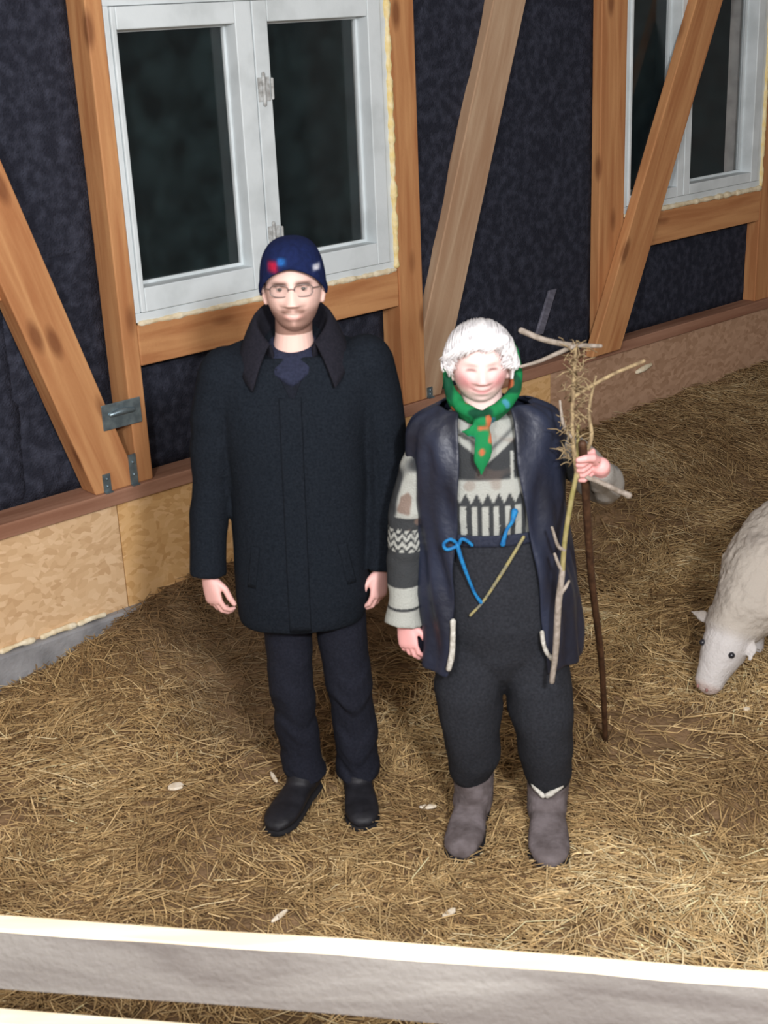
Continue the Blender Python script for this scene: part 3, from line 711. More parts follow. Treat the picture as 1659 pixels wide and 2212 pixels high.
# front edge strip, pocket welts, neck opening: draped on the coat by casting on it
bpy.context.view_layer.update()
def drape(x, z, off, obj=None):
    ok, hit, nr, ix = (obj or coat).ray_cast(Vector((x, MY - 1.0, z)), Vector((0, 1, 0)))
    return (x, (hit.y if ok else coat_front(z, x)) - off, z)
def panel(name, zs_, xc, hw, off, material, parent, nx=7, obj=None):
    gg = []
    for z in zs_:
        c_, h_ = xc(z), hw(z)
        gg.append([drape(c_ + h_ * q, z, off if abs(q) < 0.95 else 0.0005, obj) for q in np.concatenate([[-1, -0.94], np.linspace(-0.8, 0.8, nx), [0.94, 1]])])
    return sheet(name, gg, material, parent, 0.003)
panel('placket', np.linspace(0.662, 1.37, 36), lambda z: -0.262 + 0.02 * (z - 0.6), lambda z: 0.032, 0.005, M_coat, coat)
for sg, xc in ((-1, -0.375), (1, -0.125)):
    panel('pocket_welt', np.linspace(0.80, 0.93, 9), lambda z, sg=sg, xc=xc: xc + sg * 0.022 * (0.93 - z) / 0.13, lambda z: 0.013, 0.005, M_coat, coat, 3)
M_inner = cloth_mat('coat_lining', (16, 19, 26), (24, 27, 36), 0.9, 120, 0.2)
panel('lining', np.linspace(1.362, 1.446, 14), lambda z: -0.241, lambda z: 0.004 + 0.040 * (z - 1.362) / 0.084, 0.003, M_inner, coat)
# collar: standing band folding outwards into pointed leaves
ncol = 61; prof = 13; gg = np.zeros((prof, ncol, 3))
for k in range(ncol):
    q = -1 + 2 * k / (ncol - 1); ph = q * 2.50; fw = abs(q)           # 0 at the nape
    sx, cy_ = math.sin(ph), math.cos(ph)
    ztop = 1.602 - 0.092 * fw ** 2.2; zin = 1.475 - 0.03 * fw
    zleaf = 1.505 - 0.075 * fw ** 1.5 - 0.035 * max(0, fw - 0.75) / 0.25 * 1.0
    rt = 0.100 + 0.004 * fw; rl = 0.132 + 0.052 * fw ** 2.5
    for j in range(prof):
        t = j / (prof - 1)
        if t < 0.45: u = t / 0.45; r = 0.082 + (rt - 0.082) * u; z = zin + (ztop - zin) * math.sin(u * math.pi / 2)
        else: u = (t - 0.45) / 0.55; r = rt + (rl - rt) * u ** 0.9 + 0.004 * math.sin(u * math.pi); z = ztop + (zleaf - ztop) * u
        gg[j, k] = (-0.234 + r * sx * 1.03, MY + 0.018 + r * cy_ * 0.92 - 0.012 * fw, z)
M_collar = cloth_mat('collar_wool', (23, 24, 31), (34, 33, 41), 0.95, 150, 0.3)
col_o = sheet('collar', gg, M_collar, coat, 0.007, offset=0.0)
# jumper seen in the opening of the coat
M_jump = cloth_mat('jumper', (44, 48, 68), (34, 38, 54), 0.95, 120, 0.4)
sh = Shell()
vrings(sh, [(1.405, -0.240, 0.016, -0.052, 0.060, 0.008), (1.418, -0.239, 0.040, -0.050, 0.069, 0.010), (1.440, -0.239, 0.068, -0.042, 0.076, 0.014), (1.464, -0.237, 0.080, -0.024, 0.082, 0.020), (1.485, -0.236, 0.074, -0.006, 0.077, 0.022), (1.500, -0.235, 0.067, 0.0, 0.070, 0.022)], 30, 1.0, MY)
organic('jumper', sh, 0.004, 3, M_jump, man, lambda P, N: 0.003 * vnoise(P, (20, 20, 60), 90))
# trousers and shoes
M_trous = cloth_mat('trousers', (22, 24, 33), (32, 34, 44), 0.9, 150, 0.2)
sh = Shell()
vrings(sh, [(0.66, -0.235, 0.155, 0.01, 0.105), (0.80, -0.235, 0.16, 0.01, 0.11), (0.95, -0.235, 0.15, 0.01, 0.10)], 26, 0.9, MY)
limb(sh, [(-0.312, MY + 0.01, 0.72), (-0.311, MY + 0.005, 0.54), (-0.313, MY + 0.005, 0.40), (-0.305, MY + 0.025, 0.25), (-0.287, MY + 0.035, 0.070)], [0.080, 0.072, 0.069, 0.068, 0.069], 20, 1.1, smooth=4, round_ends=False)
limb(sh, [(-0.152, MY + 0.01, 0.72), (-0.143, MY + 0.005, 0.54), (-0.130, MY + 0.005, 0.40), (-0.122, MY + 0.025, 0.25), (-0.122, MY + 0.035, 0.070)], [0.082, 0.076, 0.071, 0.071, 0.074], 20, 1.1, smooth=4, round_ends=False)
def trou_disp(P, N):
    k = gauss(P[:, 2] - 0.16, 0.09) + 0.6 * gauss(P[:, 2] - 0.36, 0.06) + 0.25
    return 0.010 * k * vnoise(P + 0.03 * np.sin(P[:, [0]] * 40), (7, 7, 26), 95)
organic('trousers', sh, 0.006, 3, M_trous, man, trou_disp)
M_shoe = mat('shoe_leather', (20, 20, 25), (29, 29, 35), (30, 30, 30), 0.6, 0.15, 80, spec=0.35); M_sole = mat('rubber_sole', (26, 25, 28), rough=0.85)
def shoe(name, heel, toe, ankle, width, material, parent, shaft=None, height=0.075, smooth=3, disp=None, z0=0.012, toe_h=0.045):
    h = Vector((heel[0], heel[1], 0)); t = Vector((toe[0], toe[1], 0)); d = t - h; L = d.length; d.normalize(); sd = Vector((-d.y, d.x, 0)); sh = Shell()
    rows = [(0.0, 0.55, 0.60), (0.04, 0.78, 0.95), (0.16, 0.84, 1.0), (0.34, 0.82, 0.95), (0.50, 0.90, 0.80), (0.66, 1.0, 0.66), (0.80, 1.0, 0.60), (0.91, 0.84, 0.52), (0.97, 0.60, 0.40), (1.0, 0.32, 0.26)]
    loft(sh, [(h + d * (L * a) + UP * (z0 + height * hh / 2 + 0.004), sd * (width / 2 * w), UP * (height * hh / 2)) for a, w, hh in rows], 22, 0.8)
    if shaft:
        limb(sh, [h + d * 0.085 + UP * 0.06] + [Vector(p) for p, r in shaft], [shaft[0][1] * 1.0] + [r for p, r in shaft], 18, 1.08, tuple(d))
    o = organic(name, sh, 0.005, smooth, material, parent, disp)
    s2 = Shell()
    loft(s2, [(h + d * (L * a) + UP * (z0 - 0.002), sd * (width / 2 * (w + 0.04)), UP * 0.011) for a, w, hh in rows], 22, 0.7)
    organic('sole', s2, 0.005, 1, M_sole, o)
    return o
s_ = shoe('shoe', (-0.272, 3.862), (-0.384, 3.575), None, 0.106, M_shoe, man, [((-0.283, 3.815, 0.14), 0.05)]); s_['label'] = 'black shoe turned out to the side'
shoe('shoe', (-0.128, 3.868), (-0.104, 3.575), None, 0.106, M_shoe, man, [((-0.122, 3.815, 0.14), 0.05)])
# ------------------------------------------------------------------ the woman
WY = 3.58
wom = empty('person', (0.30, WY, 0.0)); tag(wom, 'person in green headscarf, dark vest and patterned sweater holding a stick and dry twigs', 'person')
FC = (0.275, WY - 0.008, 1.466)
WR = (0.046, WY - 0.035, 0.735)                 # hanging wrist
HD = Vector((0.541, WY - 0.130, 1.200))         # gripping hand
ST0 = Vector((0.722, 4.075, 0.0)); STU = (HD - ST0).normalized()   # walking stick axis
sh = Shell()
head(sh, FC, 0.152, 0.188, 0.204, {'smile': 0.035, 'jaw': 0.10, 'cheek': 0.010, 'nose': 1.2})
loft(sh, [((0.283, WY + 0.012, 1.25), (0.10, 0, 0), (0, 0.075, 0)), ((0.281, WY + 0.010, 1.32), (0.060, 0, 0), (0, 0.062, 0)), ((0.278, WY + 0.004, 1.42), (0.054, 0, 0), (0, 0.06, 0))], 24)
vrings(sh, [(0.72, 0.31, 0.15, 0, 0.11), (0.90, 0.30, 0.15, 0, 0.105), (1.10, 0.29, 0.145, 0, 0.10), (1.22, 0.285, 0.15, 0, 0.09), (1.31, 0.283, 0.11, 0.01, 0.065)], 28, 0.9, WY)
limb(sh, [(0.14, WY + 0.01, 1.27), (0.066, WY + 0.01, 1.02), WR], [0.045, 0.034, 0.024], 14)
limb(sh, [(0.445, WY + 0.01, 1.27), (0.625, WY + 0.08, 1.075), (0.585, WY - 0.085, 1.165)], [0.045, 0.034, 0.025], 14)
limb(sh, [(0.24, WY, 0.78), (0.228, WY - 0.02, 0.44), (0.232, WY + 0.04, 0.08)], [0.085, 0.055, 0.035], 14)
limb(sh, [(0.40, WY, 0.78), (0.440, WY - 0.03, 0.44), (0.458, WY + 0.015, 0.08)], [0.085, 0.055, 0.035], 14)
hand(sh, (WR[0], WR[1], WR[2] - 0.004), (0.10, -0.22, -1), (0.80, -0.60, 0), (0.60, 0.80, 0), 0.84, (0.35, 0.6, 0.5))
# gripping hand: palm behind the stick, four stacked fingers wrapping it, thumb across
fa = (Vector((1, 0.15, 0)) - STU * Vector((1, 0.15, 0)).dot(STU)).normalized()    # away from the wrist side = -fa
fb = STU.cross(fa).normalized()
if fb.y > 0: fb = -fb                                                              # fb points to the camera
loft(sh, [(HD + fa * 0.050 + STU * -0.02 + fb * -0.006, STU * 0.026, fb * 0.020), (HD + fa * 0.034 + fb * -0.004, STU * 0.036, fb * 0.021), (HD + fa * 0.016 + STU * 0.004 + fb * -0.010, STU * 0.040, fb * 0.015), (HD - fa * 0.004 + STU * 0.006 - fb * 0.016, STU * 0.038, fb * 0.011)], 18, 0.85)
limb(sh, [(0.595, WY - 0.07, 1.155), tuple(HD + fa * 0.045 - STU * 0.012)], [0.027, 0.026], 14)
for k in range(4):
    base = HD + STU * (0.034 - 0.0205 * k); R = 0.0215 - 0.0008 * k; pts = []
    for a in (-2.9, -2.2, -1.4, -0.6, 0.2, 0.9, 1.5):
        ang = a
        pts.append(base + (fa * (math.cos(ang)) + fb * (math.sin(ang) * -1 if False else 0)) * 0 + fa * (-math.sin(ang + 1.25) * R * 1.15 + 0.004) + fb * (math.cos(ang + 1.25 - math.pi / 2) * 0 + math.cos(ang + 0.35) * R * 1.0))
    rad = [0.0098, 0.0102, 0.0100, 0.0096, 0.0092, 0.0086, 0.0074]
    limb(sh, pts, rad, 10)
limb(sh, [HD + fa * 0.030 + STU * 0.020 + fb * 0.004, HD + fa * 0.020 + STU * 0.046 + fb * 0.016, HD + fa * 0.000 + STU * 0.056 + fb * 0.022, HD - fa * 0.018 + STU * 0.054 + fb * 0.020], [0.015, 0.012, 0.0108, 0.0085], 10)
def wom_col(P):
    n = len(P); c = np.tile(np.array([236., 206, 200]), (n, 1))
    x = np.abs(P[:, 0] - FC[0]); z = P[:, 2] - FC[2]; fr = (P[:, 1] < FC[1] - 0.02) & (z > -0.11)
    c = mixc(c, (226, 142, 146), np.where(fr, 0.70 * gauss(x - 0.046, 0.018) * gauss(z + 0.030, 0.018), 0))
    c = mixc(c, (228, 160, 160), np.where(fr, 0.6 * gauss(x, 0.013) * gauss(z + 0.032, 0.010), 0))
    c = mixc(c, (196, 120, 122), np.where(fr, 0.85 * gauss(x, 0.021) * gauss(z + 0.0575 - 0.006 * (x / 0.02) ** 2, 0.0036), 0))
    c = mixc(c, (112, 80, 76), np.where(fr, 0.85 * np.exp(-((x - 0.029) / 0.013) ** 4) * gauss(z - 0.004 + 9 * (x - 0.029) ** 2, 0.0026), 0))
    c = mixc(c, (196, 178, 172), np.where(fr, 0.6 * gauss(x - 0.028, 0.014) * gauss(z - 0.019, 0.004), 0))
    hz = np.maximum(ss(-P[:, 2], -0.76, -0.72), ((P[:, 0] > 0.47) & (P[:, 2] < 1.3)) * 1.0); c = mixc(c, (230, 158, 156), 0.75 * hz)
    return c
wbody = organic('body', sh, 0.0033, 1, M_skin, wom, color=wom_col)
# hair
M_hair = mat('white_hair', (240, 238, 238), (222, 220, 222), (50, 50, 20), 0.7, 0.3, 120, 4, spec=0.3, distortion=1.0)
sh = Shell()
for i in range(40):
    a = math.pi * (0.02 + 0.96 * i / 39)                     # ear to ear around the hairline
    r = random.Random(i); cx, cz = math.cos(a), math.sin(a); lo = -0.022 * (abs(cx) ** 5)
    p0 = Vector((FC[0] + cx * 0.0755, FC[1] - 0.056 - 0.018 * cz, FC[2] + 0.016 + cz * 0.060 + lo))
    p1 = Vector((FC[0] + cx * 0.086 + r.uniform(-0.003, 0.003), FC[1] - 0.054 - 0.010 * cz, FC[2] + 0.022 + cz * 0.082 + lo + r.uniform(-0.002, 0.003)))
    p2 = Vector((FC[0] + cx * 0.087, FC[1] - 0.010, FC[2] + 0.024 + cz * 0.087 + lo * 0.5))
    p3 = Vector((FC[0] + cx * 0.060, FC[1] + 0.045, FC[2] + 0.018 + cz * 0.078))
    limb(sh, [p0, p1, p2, p3], [0.004, r.uniform(0.008, 0.011), 0.011, 0.010], 8, smooth=3)
for sg, dn in ((1, 0.034), (-1, 0.020)):
    for j in range(4):
        y0 = FC[1] - 0.048 + j * 0.012
        limb(sh, [(FC[0] + sg * 0.080, y0, FC[2] + 0.03), (FC[0] + sg * 0.086, y0, FC[2] + 0.002), (FC[0] + sg * 0.083, y0 + 0.006, FC[2] - dn - 0.004 * j)], [0.008, 0.007, 0.003], 8, smooth=3)
# waves swept across the forehead to one side
for i in range(14):
    t = i / 13; r = random.Random(100 + i)
    x0 = FC[0] + 0.050 - 0.115 * t; zt = FC[2] + 0.104 - 0.020 * abs(t - 0.45)
    limb(sh, [(FC[0] + 0.02 - 0.03 * t, FC[1] - 0.030, zt), (x0 + 0.012, FC[1] - 0.070, FC[2] + 0.094 - 0.030 * abs(t - 0.4)), (x0 - 0.012, FC[1] - 0.084 + 0.020 * abs(t - 0.4), FC[2] + 0.074 - 0.034 * abs(t - 0.4)), (x0 - 0.030, FC[1] - 0.078 + 0.03 * max(0, t - 0.4), FC[2] + 0.062 - 0.045 * max(0, t - 0.3) + r.uniform(-0.003, 0.003))], [0.010, 0.0105, 0.008, 0.003], 8, smooth=4)
hair = organic('hair', sh, 0.0034, 1, M_hair, wom, lambda P, N: 0.0016 * vnoise(P, (110, 30, 50), 7) + 0.001 * vnoise(P, 40.0, 8))
hs_ = Shell(); rr = random.Random(9)
for i in range(620):
    a = math.pi * rr.uniform(0.03, 0.97); cx, cz = math.cos(a), math.sin(a); lo = -0.022 * (abs(cx) ** 5); k = 1 + rr.uniform(0.005, 0.06)
    sw = rr.uniform(-0.028, 0.012); f0 = rr.random()
    p0 = Vector((FC[0] + (cx * 0.078 + sw) * k, FC[1] - 0.062 - 0.020 * cz - rr.uniform(0, 0.010), FC[2] + 0.014 + (cz * 0.060 + lo) + rr.gauss(0.002, 0.008)))
    p1 = Vector((FC[0] + (cx * 0.091 + sw * 0.5) * k, FC[1] - 0.060 - 0.014 * cz, FC[2] + 0.022 + (cz * 0.088 + lo) * k))
    p2 = Vector((FC[0] + cx * 0.094 * k, FC[1] - 0.012 + rr.uniform(-0.01, 0.01), FC[2] + 0.024 + (cz * 0.096 + lo * 0.5) * k))
    p3 = Vector((FC[0] + cx * 0.075, FC[1] + 0.035, FC[2] + 0.020 + cz * 0.090))
    limb(hs_, [p0, p1, p2, p3], [0.0007, 0.0013, 0.0013, 0.001], 4, smooth=4, round_ends=False)
for i in range(320):
    t = rr.random(); x0 = FC[0] + 0.055 - 0.125 * t; q = rr.uniform(0, 0.008); e = rr.uniform(-0.010, 0.010)
    limb(hs_, [(FC[0] + 0.03 - 0.04 * t, FC[1] - 0.020, FC[2] + 0.112 - 0.020 * abs(t - 0.45) + q * 0.5), (x0 + 0.016, FC[1] - 0.076 - q, FC[2] + 0.100 - 0.030 * abs(t - 0.4)), (x0 - 0.012 + e, FC[1] - 0.094 - q + 0.020 * abs(t - 0.4), FC[2] + 0.078 - 0.034 * abs(t - 0.4) + e * 0.4), (x0 - 0.036 + e, FC[1] - 0.088 - q + 0.04 * max(0, t - 0.4), FC[2] + 0.062 - 0.050 * max(0, t - 0.3) + rr.gauss(0, 0.005))], [0.0012, 0.0014, 0.0013, 0.0006], 4, smooth=4, round_ends=False)
o = meshobj('hair_strands', hs_.v, hs_.f, mat('hair_strand', (244, 242, 242), (216, 214, 216), (60, 14, 40), 0.6, spec=0.3), hair, True); o['kind'] = 'stuff'
# headscarf: hood behind the hair, bands under the chin, knot and tails
M_scarf = mat('headscarf', (0, 0, 0), attr='Col', rough=0.8, spec=0.2, bump=0.2, bscale=200)
def scarf_col(P):
    c = np.tile(np.array([20., 116, 66]), (len(P), 1))
    c = mixc(c, (10, 66, 44), ss(vnoise(P, 22.0, 55), 0.15, 0.4)); f = vnoise(P, 34.0, 57)
    c = mixc(c, (172, 96, 62), ss(f, 0.42, 0.6)); c = mixc(c, (60, 130, 150), ss(vnoise(P, 30.0, 58), 0.55, 0.7)); return c
sh = Shell()
nu_, nv_ = 44, 26; outer = []; 
def hood(a, b, off):
    # a: -1..1 ear to ear over the crown ; b: 0 front edge .. 1 nape
    th = a * 1.92; el = b * 1.45
    rx, rz, ry = 0.089 + off, 0.088 + off, 0.108 + off
    y = FC[1] - 0.004 + math.sin(el) * ry * 1.05
    k = math.cos(el) ** 0.7 if el < 1.5 else 0.1
    return (FC[0] + 0.006 + math.sin(th) * rx * (0.25 + 0.75 * k), y, FC[2] + 0.014 + math.cos(th) * rz * (0.25 + 0.75 * k) - (0.02 * abs(a) ** 3))
V = []; F = []
for off in (0.0, 0.010):
    for i in range(nv_):
        for k in range(nu_): V.append(hood(-1 + 2 * k / (nu_ - 1), i / (nv_ - 1), off))
n1 = nu_ * nv_
for i in range(nv_ - 1):
    for k in range(nu_ - 1):
        q = (i * nu_ + k, i * nu_ + k + 1, (i + 1) * nu_ + k + 1, (i + 1) * nu_ + k); F.append(q); F.append(tuple(n1 + x for x in reversed(q)))
def rim(idx):
    for a, b in zip(idx[:-1], idx[1:]): F.append((a, n1 + a, n1 + b, b))
rim([k for k in range(nu_)]); rim([i * nu_ + nu_ - 1 for i in range(nv_)]); rim([(nv_ - 1) * nu_ + k for k in range(nu_ - 1, -1, -1)]); rim([i * nu_ for i in range(nv_ - 1, -1, -1)])
sh.add(V, F)
for sg in (-1, 1):
    for j, (o1, o2) in enumerate(((0.0, 0.0), (0.014, 0.016), (0.030, 0.028))):
        w_ = 0.007 if sg > 0 else -0.004
        limb(sh, [(FC[0] + sg * (0.091 + w_), FC[1] + 0.006 + o1, FC[2] + 0.03), (FC[0] + sg * (0.092 + w_), FC[1] - 0.004 + o1, FC[2] - 0.040), (FC[0] + sg * (0.080 + w_), FC[1] - 0.028 + o1, FC[2] - 0.080 - o2 * 0.4), (FC[0] + sg * 0.048, FC[1] - 0.072 + o1, FC[2] - 0.104 - o2 * 0.7), (FC[0] + sg * 0.008 - 0.004, FC[1] - 0.104 + o1 * 0.5, FC[2] - 0.114 - o2 * 0.7)], [0.010, 0.013 + w_ * 0.4, 0.018, 0.018, 0.015], 12, smooth=4)
ellipsoid(sh, (FC[0] - 0.004, FC[1] - 0.120, FC[2] - 0.126), (0.026, 0.018, 0.020), 16, 12)
limb(sh, [(FC[0] - 0.004, FC[1] - 0.126, FC[2] - 0.135), (FC[0] - 0.004, FC[1] - 0.140, FC[2] - 0.180), (FC[0] - 0.010, FC[1] - 0.144, FC[2] - 0.225), (FC[0] - 0.012, FC[1] - 0.146, FC[2] - 0.262)], [0.017, 0.026, 0.021, 0.006], 14, 0.35, smooth=5)
limb(sh, [(FC[0] - 0.012, FC[1] - 0.124, FC[2] - 0.132), (FC[0] - 0.034, FC[1] - 0.132, FC[2] - 0.150), (FC[0] - 0.056, FC[1] - 0.126, FC[2] - 0.150)], [0.014, 0.016, 0.006], 12, 0.4, smooth=5)
scarf = organic('headscarf', sh, 0.0045, 2, M_scarf, wom, lambda P, N: 0.0025 * vnoise(P, (60, 60, 25), 44), scarf_col)
# sweater
M_sweat = mat('knit_sweater', (0, 0, 0), attr='Col', rough=0.95, spec=0.08, bump=0.5, bscale=240)
sh = Shell()
vrings(sh, [(0.985, 0.300, 0.165, 0.0, 0.128), (1.06, 0.296, 0.168, 0, 0.130), (1.15, 0.291, 0.168, 0, 0.125), (1.23, 0.287, 0.165, 0, 0.112), (1.285, 0.285, 0.145, 0.006, 0.092), (1.325, 0.284, 0.098, 0.010, 0.078)], 36, 0.9, WY)
limb(sh, [(0.150, WY + 0.01, 1.245), (0.104, WY + 0.010, 1.15), (0.068, WY + 0.01, 1.03), (0.056, WY - 0.010, 0.90), (0.048, WY - 0.028, 0.80), (0.040, WY - 0.036, 0.722)], [0.066, 0.062, 0.060, 0.053, 0.049, 0.056], 20, smooth=4, round_ends=False)
limb(sh, [(0.432, WY + 0.01, 1.245), (0.545, WY + 0.055, 1.16), (0.618, WY + 0.075, 1.080), (0.628, WY + 0.020, 1.095), (0.600, WY - 0.050, 1.142), (0.588, WY - 0.084, 1.166)], [0.064, 0.060, 0.056, 0.052, 0.045, 0.042], 20, smooth=4)
def zig(u, period): return np.abs(((u / period) % 1.0) * 2 - 1)
def sweat_col(P):
    n = len(P); L_ = np.array([164., 166, 160]); D_ = np.array([58., 60, 62]); B_ = np.array([118., 98, 88])
    x, y, z = P[:, 0], P[:, 1], P[:, 2]; c = np.tile(D_, (n, 1))
    body_ = (x > 0.13) & (x < 0.47) & (z > 0.97)
    vz = z - 1.215 - 0.75 * np.abs(x - 0.282)                       # pale yoke with a V of its own
    yoke = ss(vz, -0.002, 0.004) * (1 - 0.6 * gauss(vz - 0.028, 0.005))
    band = ss(z - (1.105 + 0.030 * zig(x - 0.282, 0.030)), -0.003, 0.003) * ss(-(z - 1.172), -0.003, 0.003)
    band2 = ss(z - 1.088, -0.002, 0.002) * ss(-(z - (1.090 + 0.020 * zig(x - 0.282, 0.030))), -0.002, 0.002)
    bars = (((x - 0.207) / 0.030) % 1.0 < 0.52) * ss(z - 0.99, 0, 0.004) * ss(-(z - 1.098), -0.003, 0.003)
    edge = ((np.abs(x - 0.350) < 0.005) & (z > 1.12) & (z < 1.245)) * 1.0
    t = np.clip(yoke + band + bars + edge, 0, 1) * body_
    c = mixc(c, L_, t); c = mixc(c, B_, 0.35 * body_ * ss(vnoise(P, 26.0, 3), 0.5, 0.7) * (z > 1.12))
    arm = (~body_) & (x < 0.2)
    u = np.arctan2(y - WY + 0.01, x - 0.065) * 0.06
    patch = ss(vnoise(P, (16, 12, 15), 19), -0.38, -0.15); ta = patch * (z > 1.045)
    chev = ((z > 0.945) & (z < 1.010)) * (((z + 0.016 * zig(u, 0.034)) / 0.023) % 1.0 < 0.55)
    cuff = ((z < 0.842) & (np.abs(z - 0.779) > 0.0035)) * 1.0
    c = mixc(c, L_, arm * np.clip(ta + chev + cuff, 0, 1)); c = mixc(c, B_, arm * 0.8 * ss(vnoise(P, 30.0, 27), 0.35, 0.5) * (z > 1.01))
    arm2 = (~body_) & (x >= 0.2)
    c = mixc(c, (150, 146, 140), arm2 * ss(vnoise(P, 18.0, 29), -0.25, 0.05)); return c
sweater = organic('sweater', sh, 0.0045, 3, M_sweat, wom, lambda P, N: 0.005 * fbm(P, (12, 12, 20), 33, 2), sweat_col)
sweater['label'] = 'grey patterned knit sweater'
# trousers
M_wt = cloth_mat('work_trousers', (34, 36, 41), (46, 48, 54), 0.9, 130, 0.25)
sh = Shell()
vrings(sh, [(0.50, 0.328, 0.075, 0.0, 0.05), (0.55, 0.328, 0.135, 0.0, 0.09), (0.62, 0.325, 0.175, 0.0, 0.125), (0.72, 0.320, 0.190, 0, 0.145), (0.85, 0.310, 0.185, 0, 0.148), (0.96, 0.302, 0.172, 0, 0.140), (1.008, 0.300, 0.166, 0, 0.134)], 34, 0.9, WY)
limb(sh, [(0.240, WY, 0.66), (0.232, WY - 0.01, 0.52), (0.226, WY - 0.012, 0.40), (0.230, WY + 0.005, 0.28), (0.236, WY + 0.03, 0.195)], [0.105, 0.100, 0.094, 0.086, 0.070], 22, 1.1, smooth=4)
limb(sh, [(0.408, WY, 0.66), (0.428, WY - 0.015, 0.52), (0.444, WY - 0.02, 0.40), (0.456, WY - 0.01, 0.28), (0.463, WY + 0.005, 0.185)], [0.105, 0.102, 0.096, 0.088, 0.070], 22, 1.1, smooth=4)
wt = organic('trousers', sh, 0.006, 9, M_wt, wom, lambda P, N: 0.013 * vnoise(P, (7, 7, 12), 15) * ss(-P[:, 2], -0.75, -0.5) + 0.004 * fbm(P, (10, 10, 5), 18, 2))
gg = []
for z in np.linspace(0.985, 1.018, 5):
    gg.append([(0.300 + 0.170 * math.copysign(abs(math.cos(a)) ** 0.9, math.cos(a)), WY + 0.139 * math.copysign(abs(math.sin(a)) ** 0.9, math.sin(a)), z) for a in np.linspace(0, 2 * math.pi, 60, endpoint=False)])
sheet('waistband', gg, cloth_mat('waistband', (36, 40, 54), (48, 52, 66)), wt, 0.004, True, offset=1.0)
# cords at the waist
M_blue = mat('blue_cord', (30, 122, 176), (22, 92, 150), (90, 90, 90), 0.6); M_ycord = mat('straw_cord', (150, 140, 92), (112, 110, 96), (60, 60, 60), 0.8)
cy = WY - 0.152
loopc = [(0.196, cy, 1.004), (0.176, cy - 0.010, 1.022), (0.158, cy - 0.006, 1.008), (0.166, cy - 0.008, 0.992), (0.196, cy - 0.006, 1.002), (0.206, cy - 0.012, 1.022), (0.222, cy - 0.008, 1.014), (0.234, cy - 0.004, 1.000)]
tube('drawstring', loopc, [0.005] * len(loopc), M_blue, wt, 8, 6)
tube('drawstring', [(0.194, cy - 0.006, 1.004), (0.205, cy - 0.010, 0.960), (0.222, cy - 0.008, 0.905), (0.240, cy - 0.004, 0.855), (0.256, cy - 0.002, 0.828)], [0.006, 0.006, 0.005, 0.0045, 0.006], M_blue, wt, 8, 6)
tube('drawstring', [(0.352, cy + 0.006, 1.088), (0.344, cy - 0.002, 1.062), (0.330, cy - 0.002, 1.040), (0.322, cy - 0.004, 1.016), (0.318, cy - 0.002, 0.998)], [0.010, 0.006, 0.005, 0.006, 0.008], M_blue, wt, 8, 6)
tube('cord', [(0.376, cy + 0.008, 1.012), (0.340, cy - 0.002, 0.955), (0.300, cy - 0.004, 0.890), (0.262, cy - 0.002, 0.830), (0.226, cy - 0.002, 0.790)], [0.0045, 0.005, 0.005, 0.004, 0.004], M_ycord, wt, 8, 6)
# vest
M_vest = mat('vest_leather', (27, 30, 42), (38, 44, 62), (9, 9, 5), 0.42, 0.3, 40, 4, spec=0.45)
VR = [(0.590, 0.318, 0.238, 0.172, 0.160, 0.442), (0.68, 0.316, 0.238, 0.170, 0.172, 0.436), (0.80, 0.312, 0.230, 0.166, 0.178, 0.424), (0.92, 0.306, 0.220, 0.161, 0.186, 0.408), (1.02, 0.299, 0.212, 0.156, 0.193, 0.392), (1.13, 0.294, 0.210, 0.150, 0.202, 0.374),
      (1.22, 0.290, 0.216, 0.138, 0.206, 0.362), (1.285, 0.290, 0.216, 0.118, 0.206, 0.358), (1.325, 0.289, 0.192, 0.098, 0.208, 0.356), (1.356, 0.286, 0.125, 0.082, 0.212, 0.350)]
zs = [r[0] for r in VR]; rows = []; nphi = 90
for z in np.linspace(zs[0], zs[-1], 64):
    cx, hw, hd, xl, xr = (np.interp(z, zs, [r[j] for r in VR]) for j in range(1, 6))
    ql = math.acos(max(-1, min(1, (xl - cx) / hw))); qr = math.acos(max(-1, min(1, (xr - cx) / hw)))
    # angle 0 = +x, going through the back (+y) ; front is negative y
    a0 = -ql; a1 = -qr     # left edge at -ql (front left), right edge at -qr (front right)
    row = []
    for k in range(nphi):
        t = k / (nphi - 1); a = (2 * math.pi - ql) * (1 - t) + (-qr) * t        # from front-left round the back to front-right
        ca, sa = math.cos(a), math.sin(a)
        cur = 0.006 * math.exp(-(min(t, 1 - t) / 0.03) ** 2)
        f1 = 0.006 * math.sin(a * 17 + 3 * math.sin(z * 7)) * (0.4 + 0.6 * ss(np.array(1.2 - z), -0.1, 0.5)) + 0.005 * math.sin(z * 23 + 5 * math.sin(a * 3))
        row.append((cx + (hw + f1) * ca, WY + 0.004 + (hd + f1 * 0.8 + cur) * sa, z + 0.004 * math.sin(a * 6)))
    rows.append(row)
vest = sheet('vest', rows, M_vest, wom, 0.008, offset=0.0, sub=1); vest['label'] = 'open dark navy leather vest'
M_fl = mat('fleece', (204, 202, 194), (176, 172, 162), (60, 60, 60), 0.95, 0.6, 120)
bumpy_tube('fleece_trim', [(0.178, WY - 0.146, 0.770), (0.176, WY - 0.150, 0.720), (0.172, WY - 0.152, 0.670), (0.162, WY - 0.150, 0.625)], 0.008, M_fl, vest, 4, amp=0.2)
bumpy_tube('fleece_trim', [(0.424, WY - 0.158, 0.730), (0.428, WY - 0.160, 0.695), (0.438, WY - 0.158, 0.665), (0.452, WY - 0.154, 0.645)], 0.0065, M_fl, vest, 5, amp=0.2)
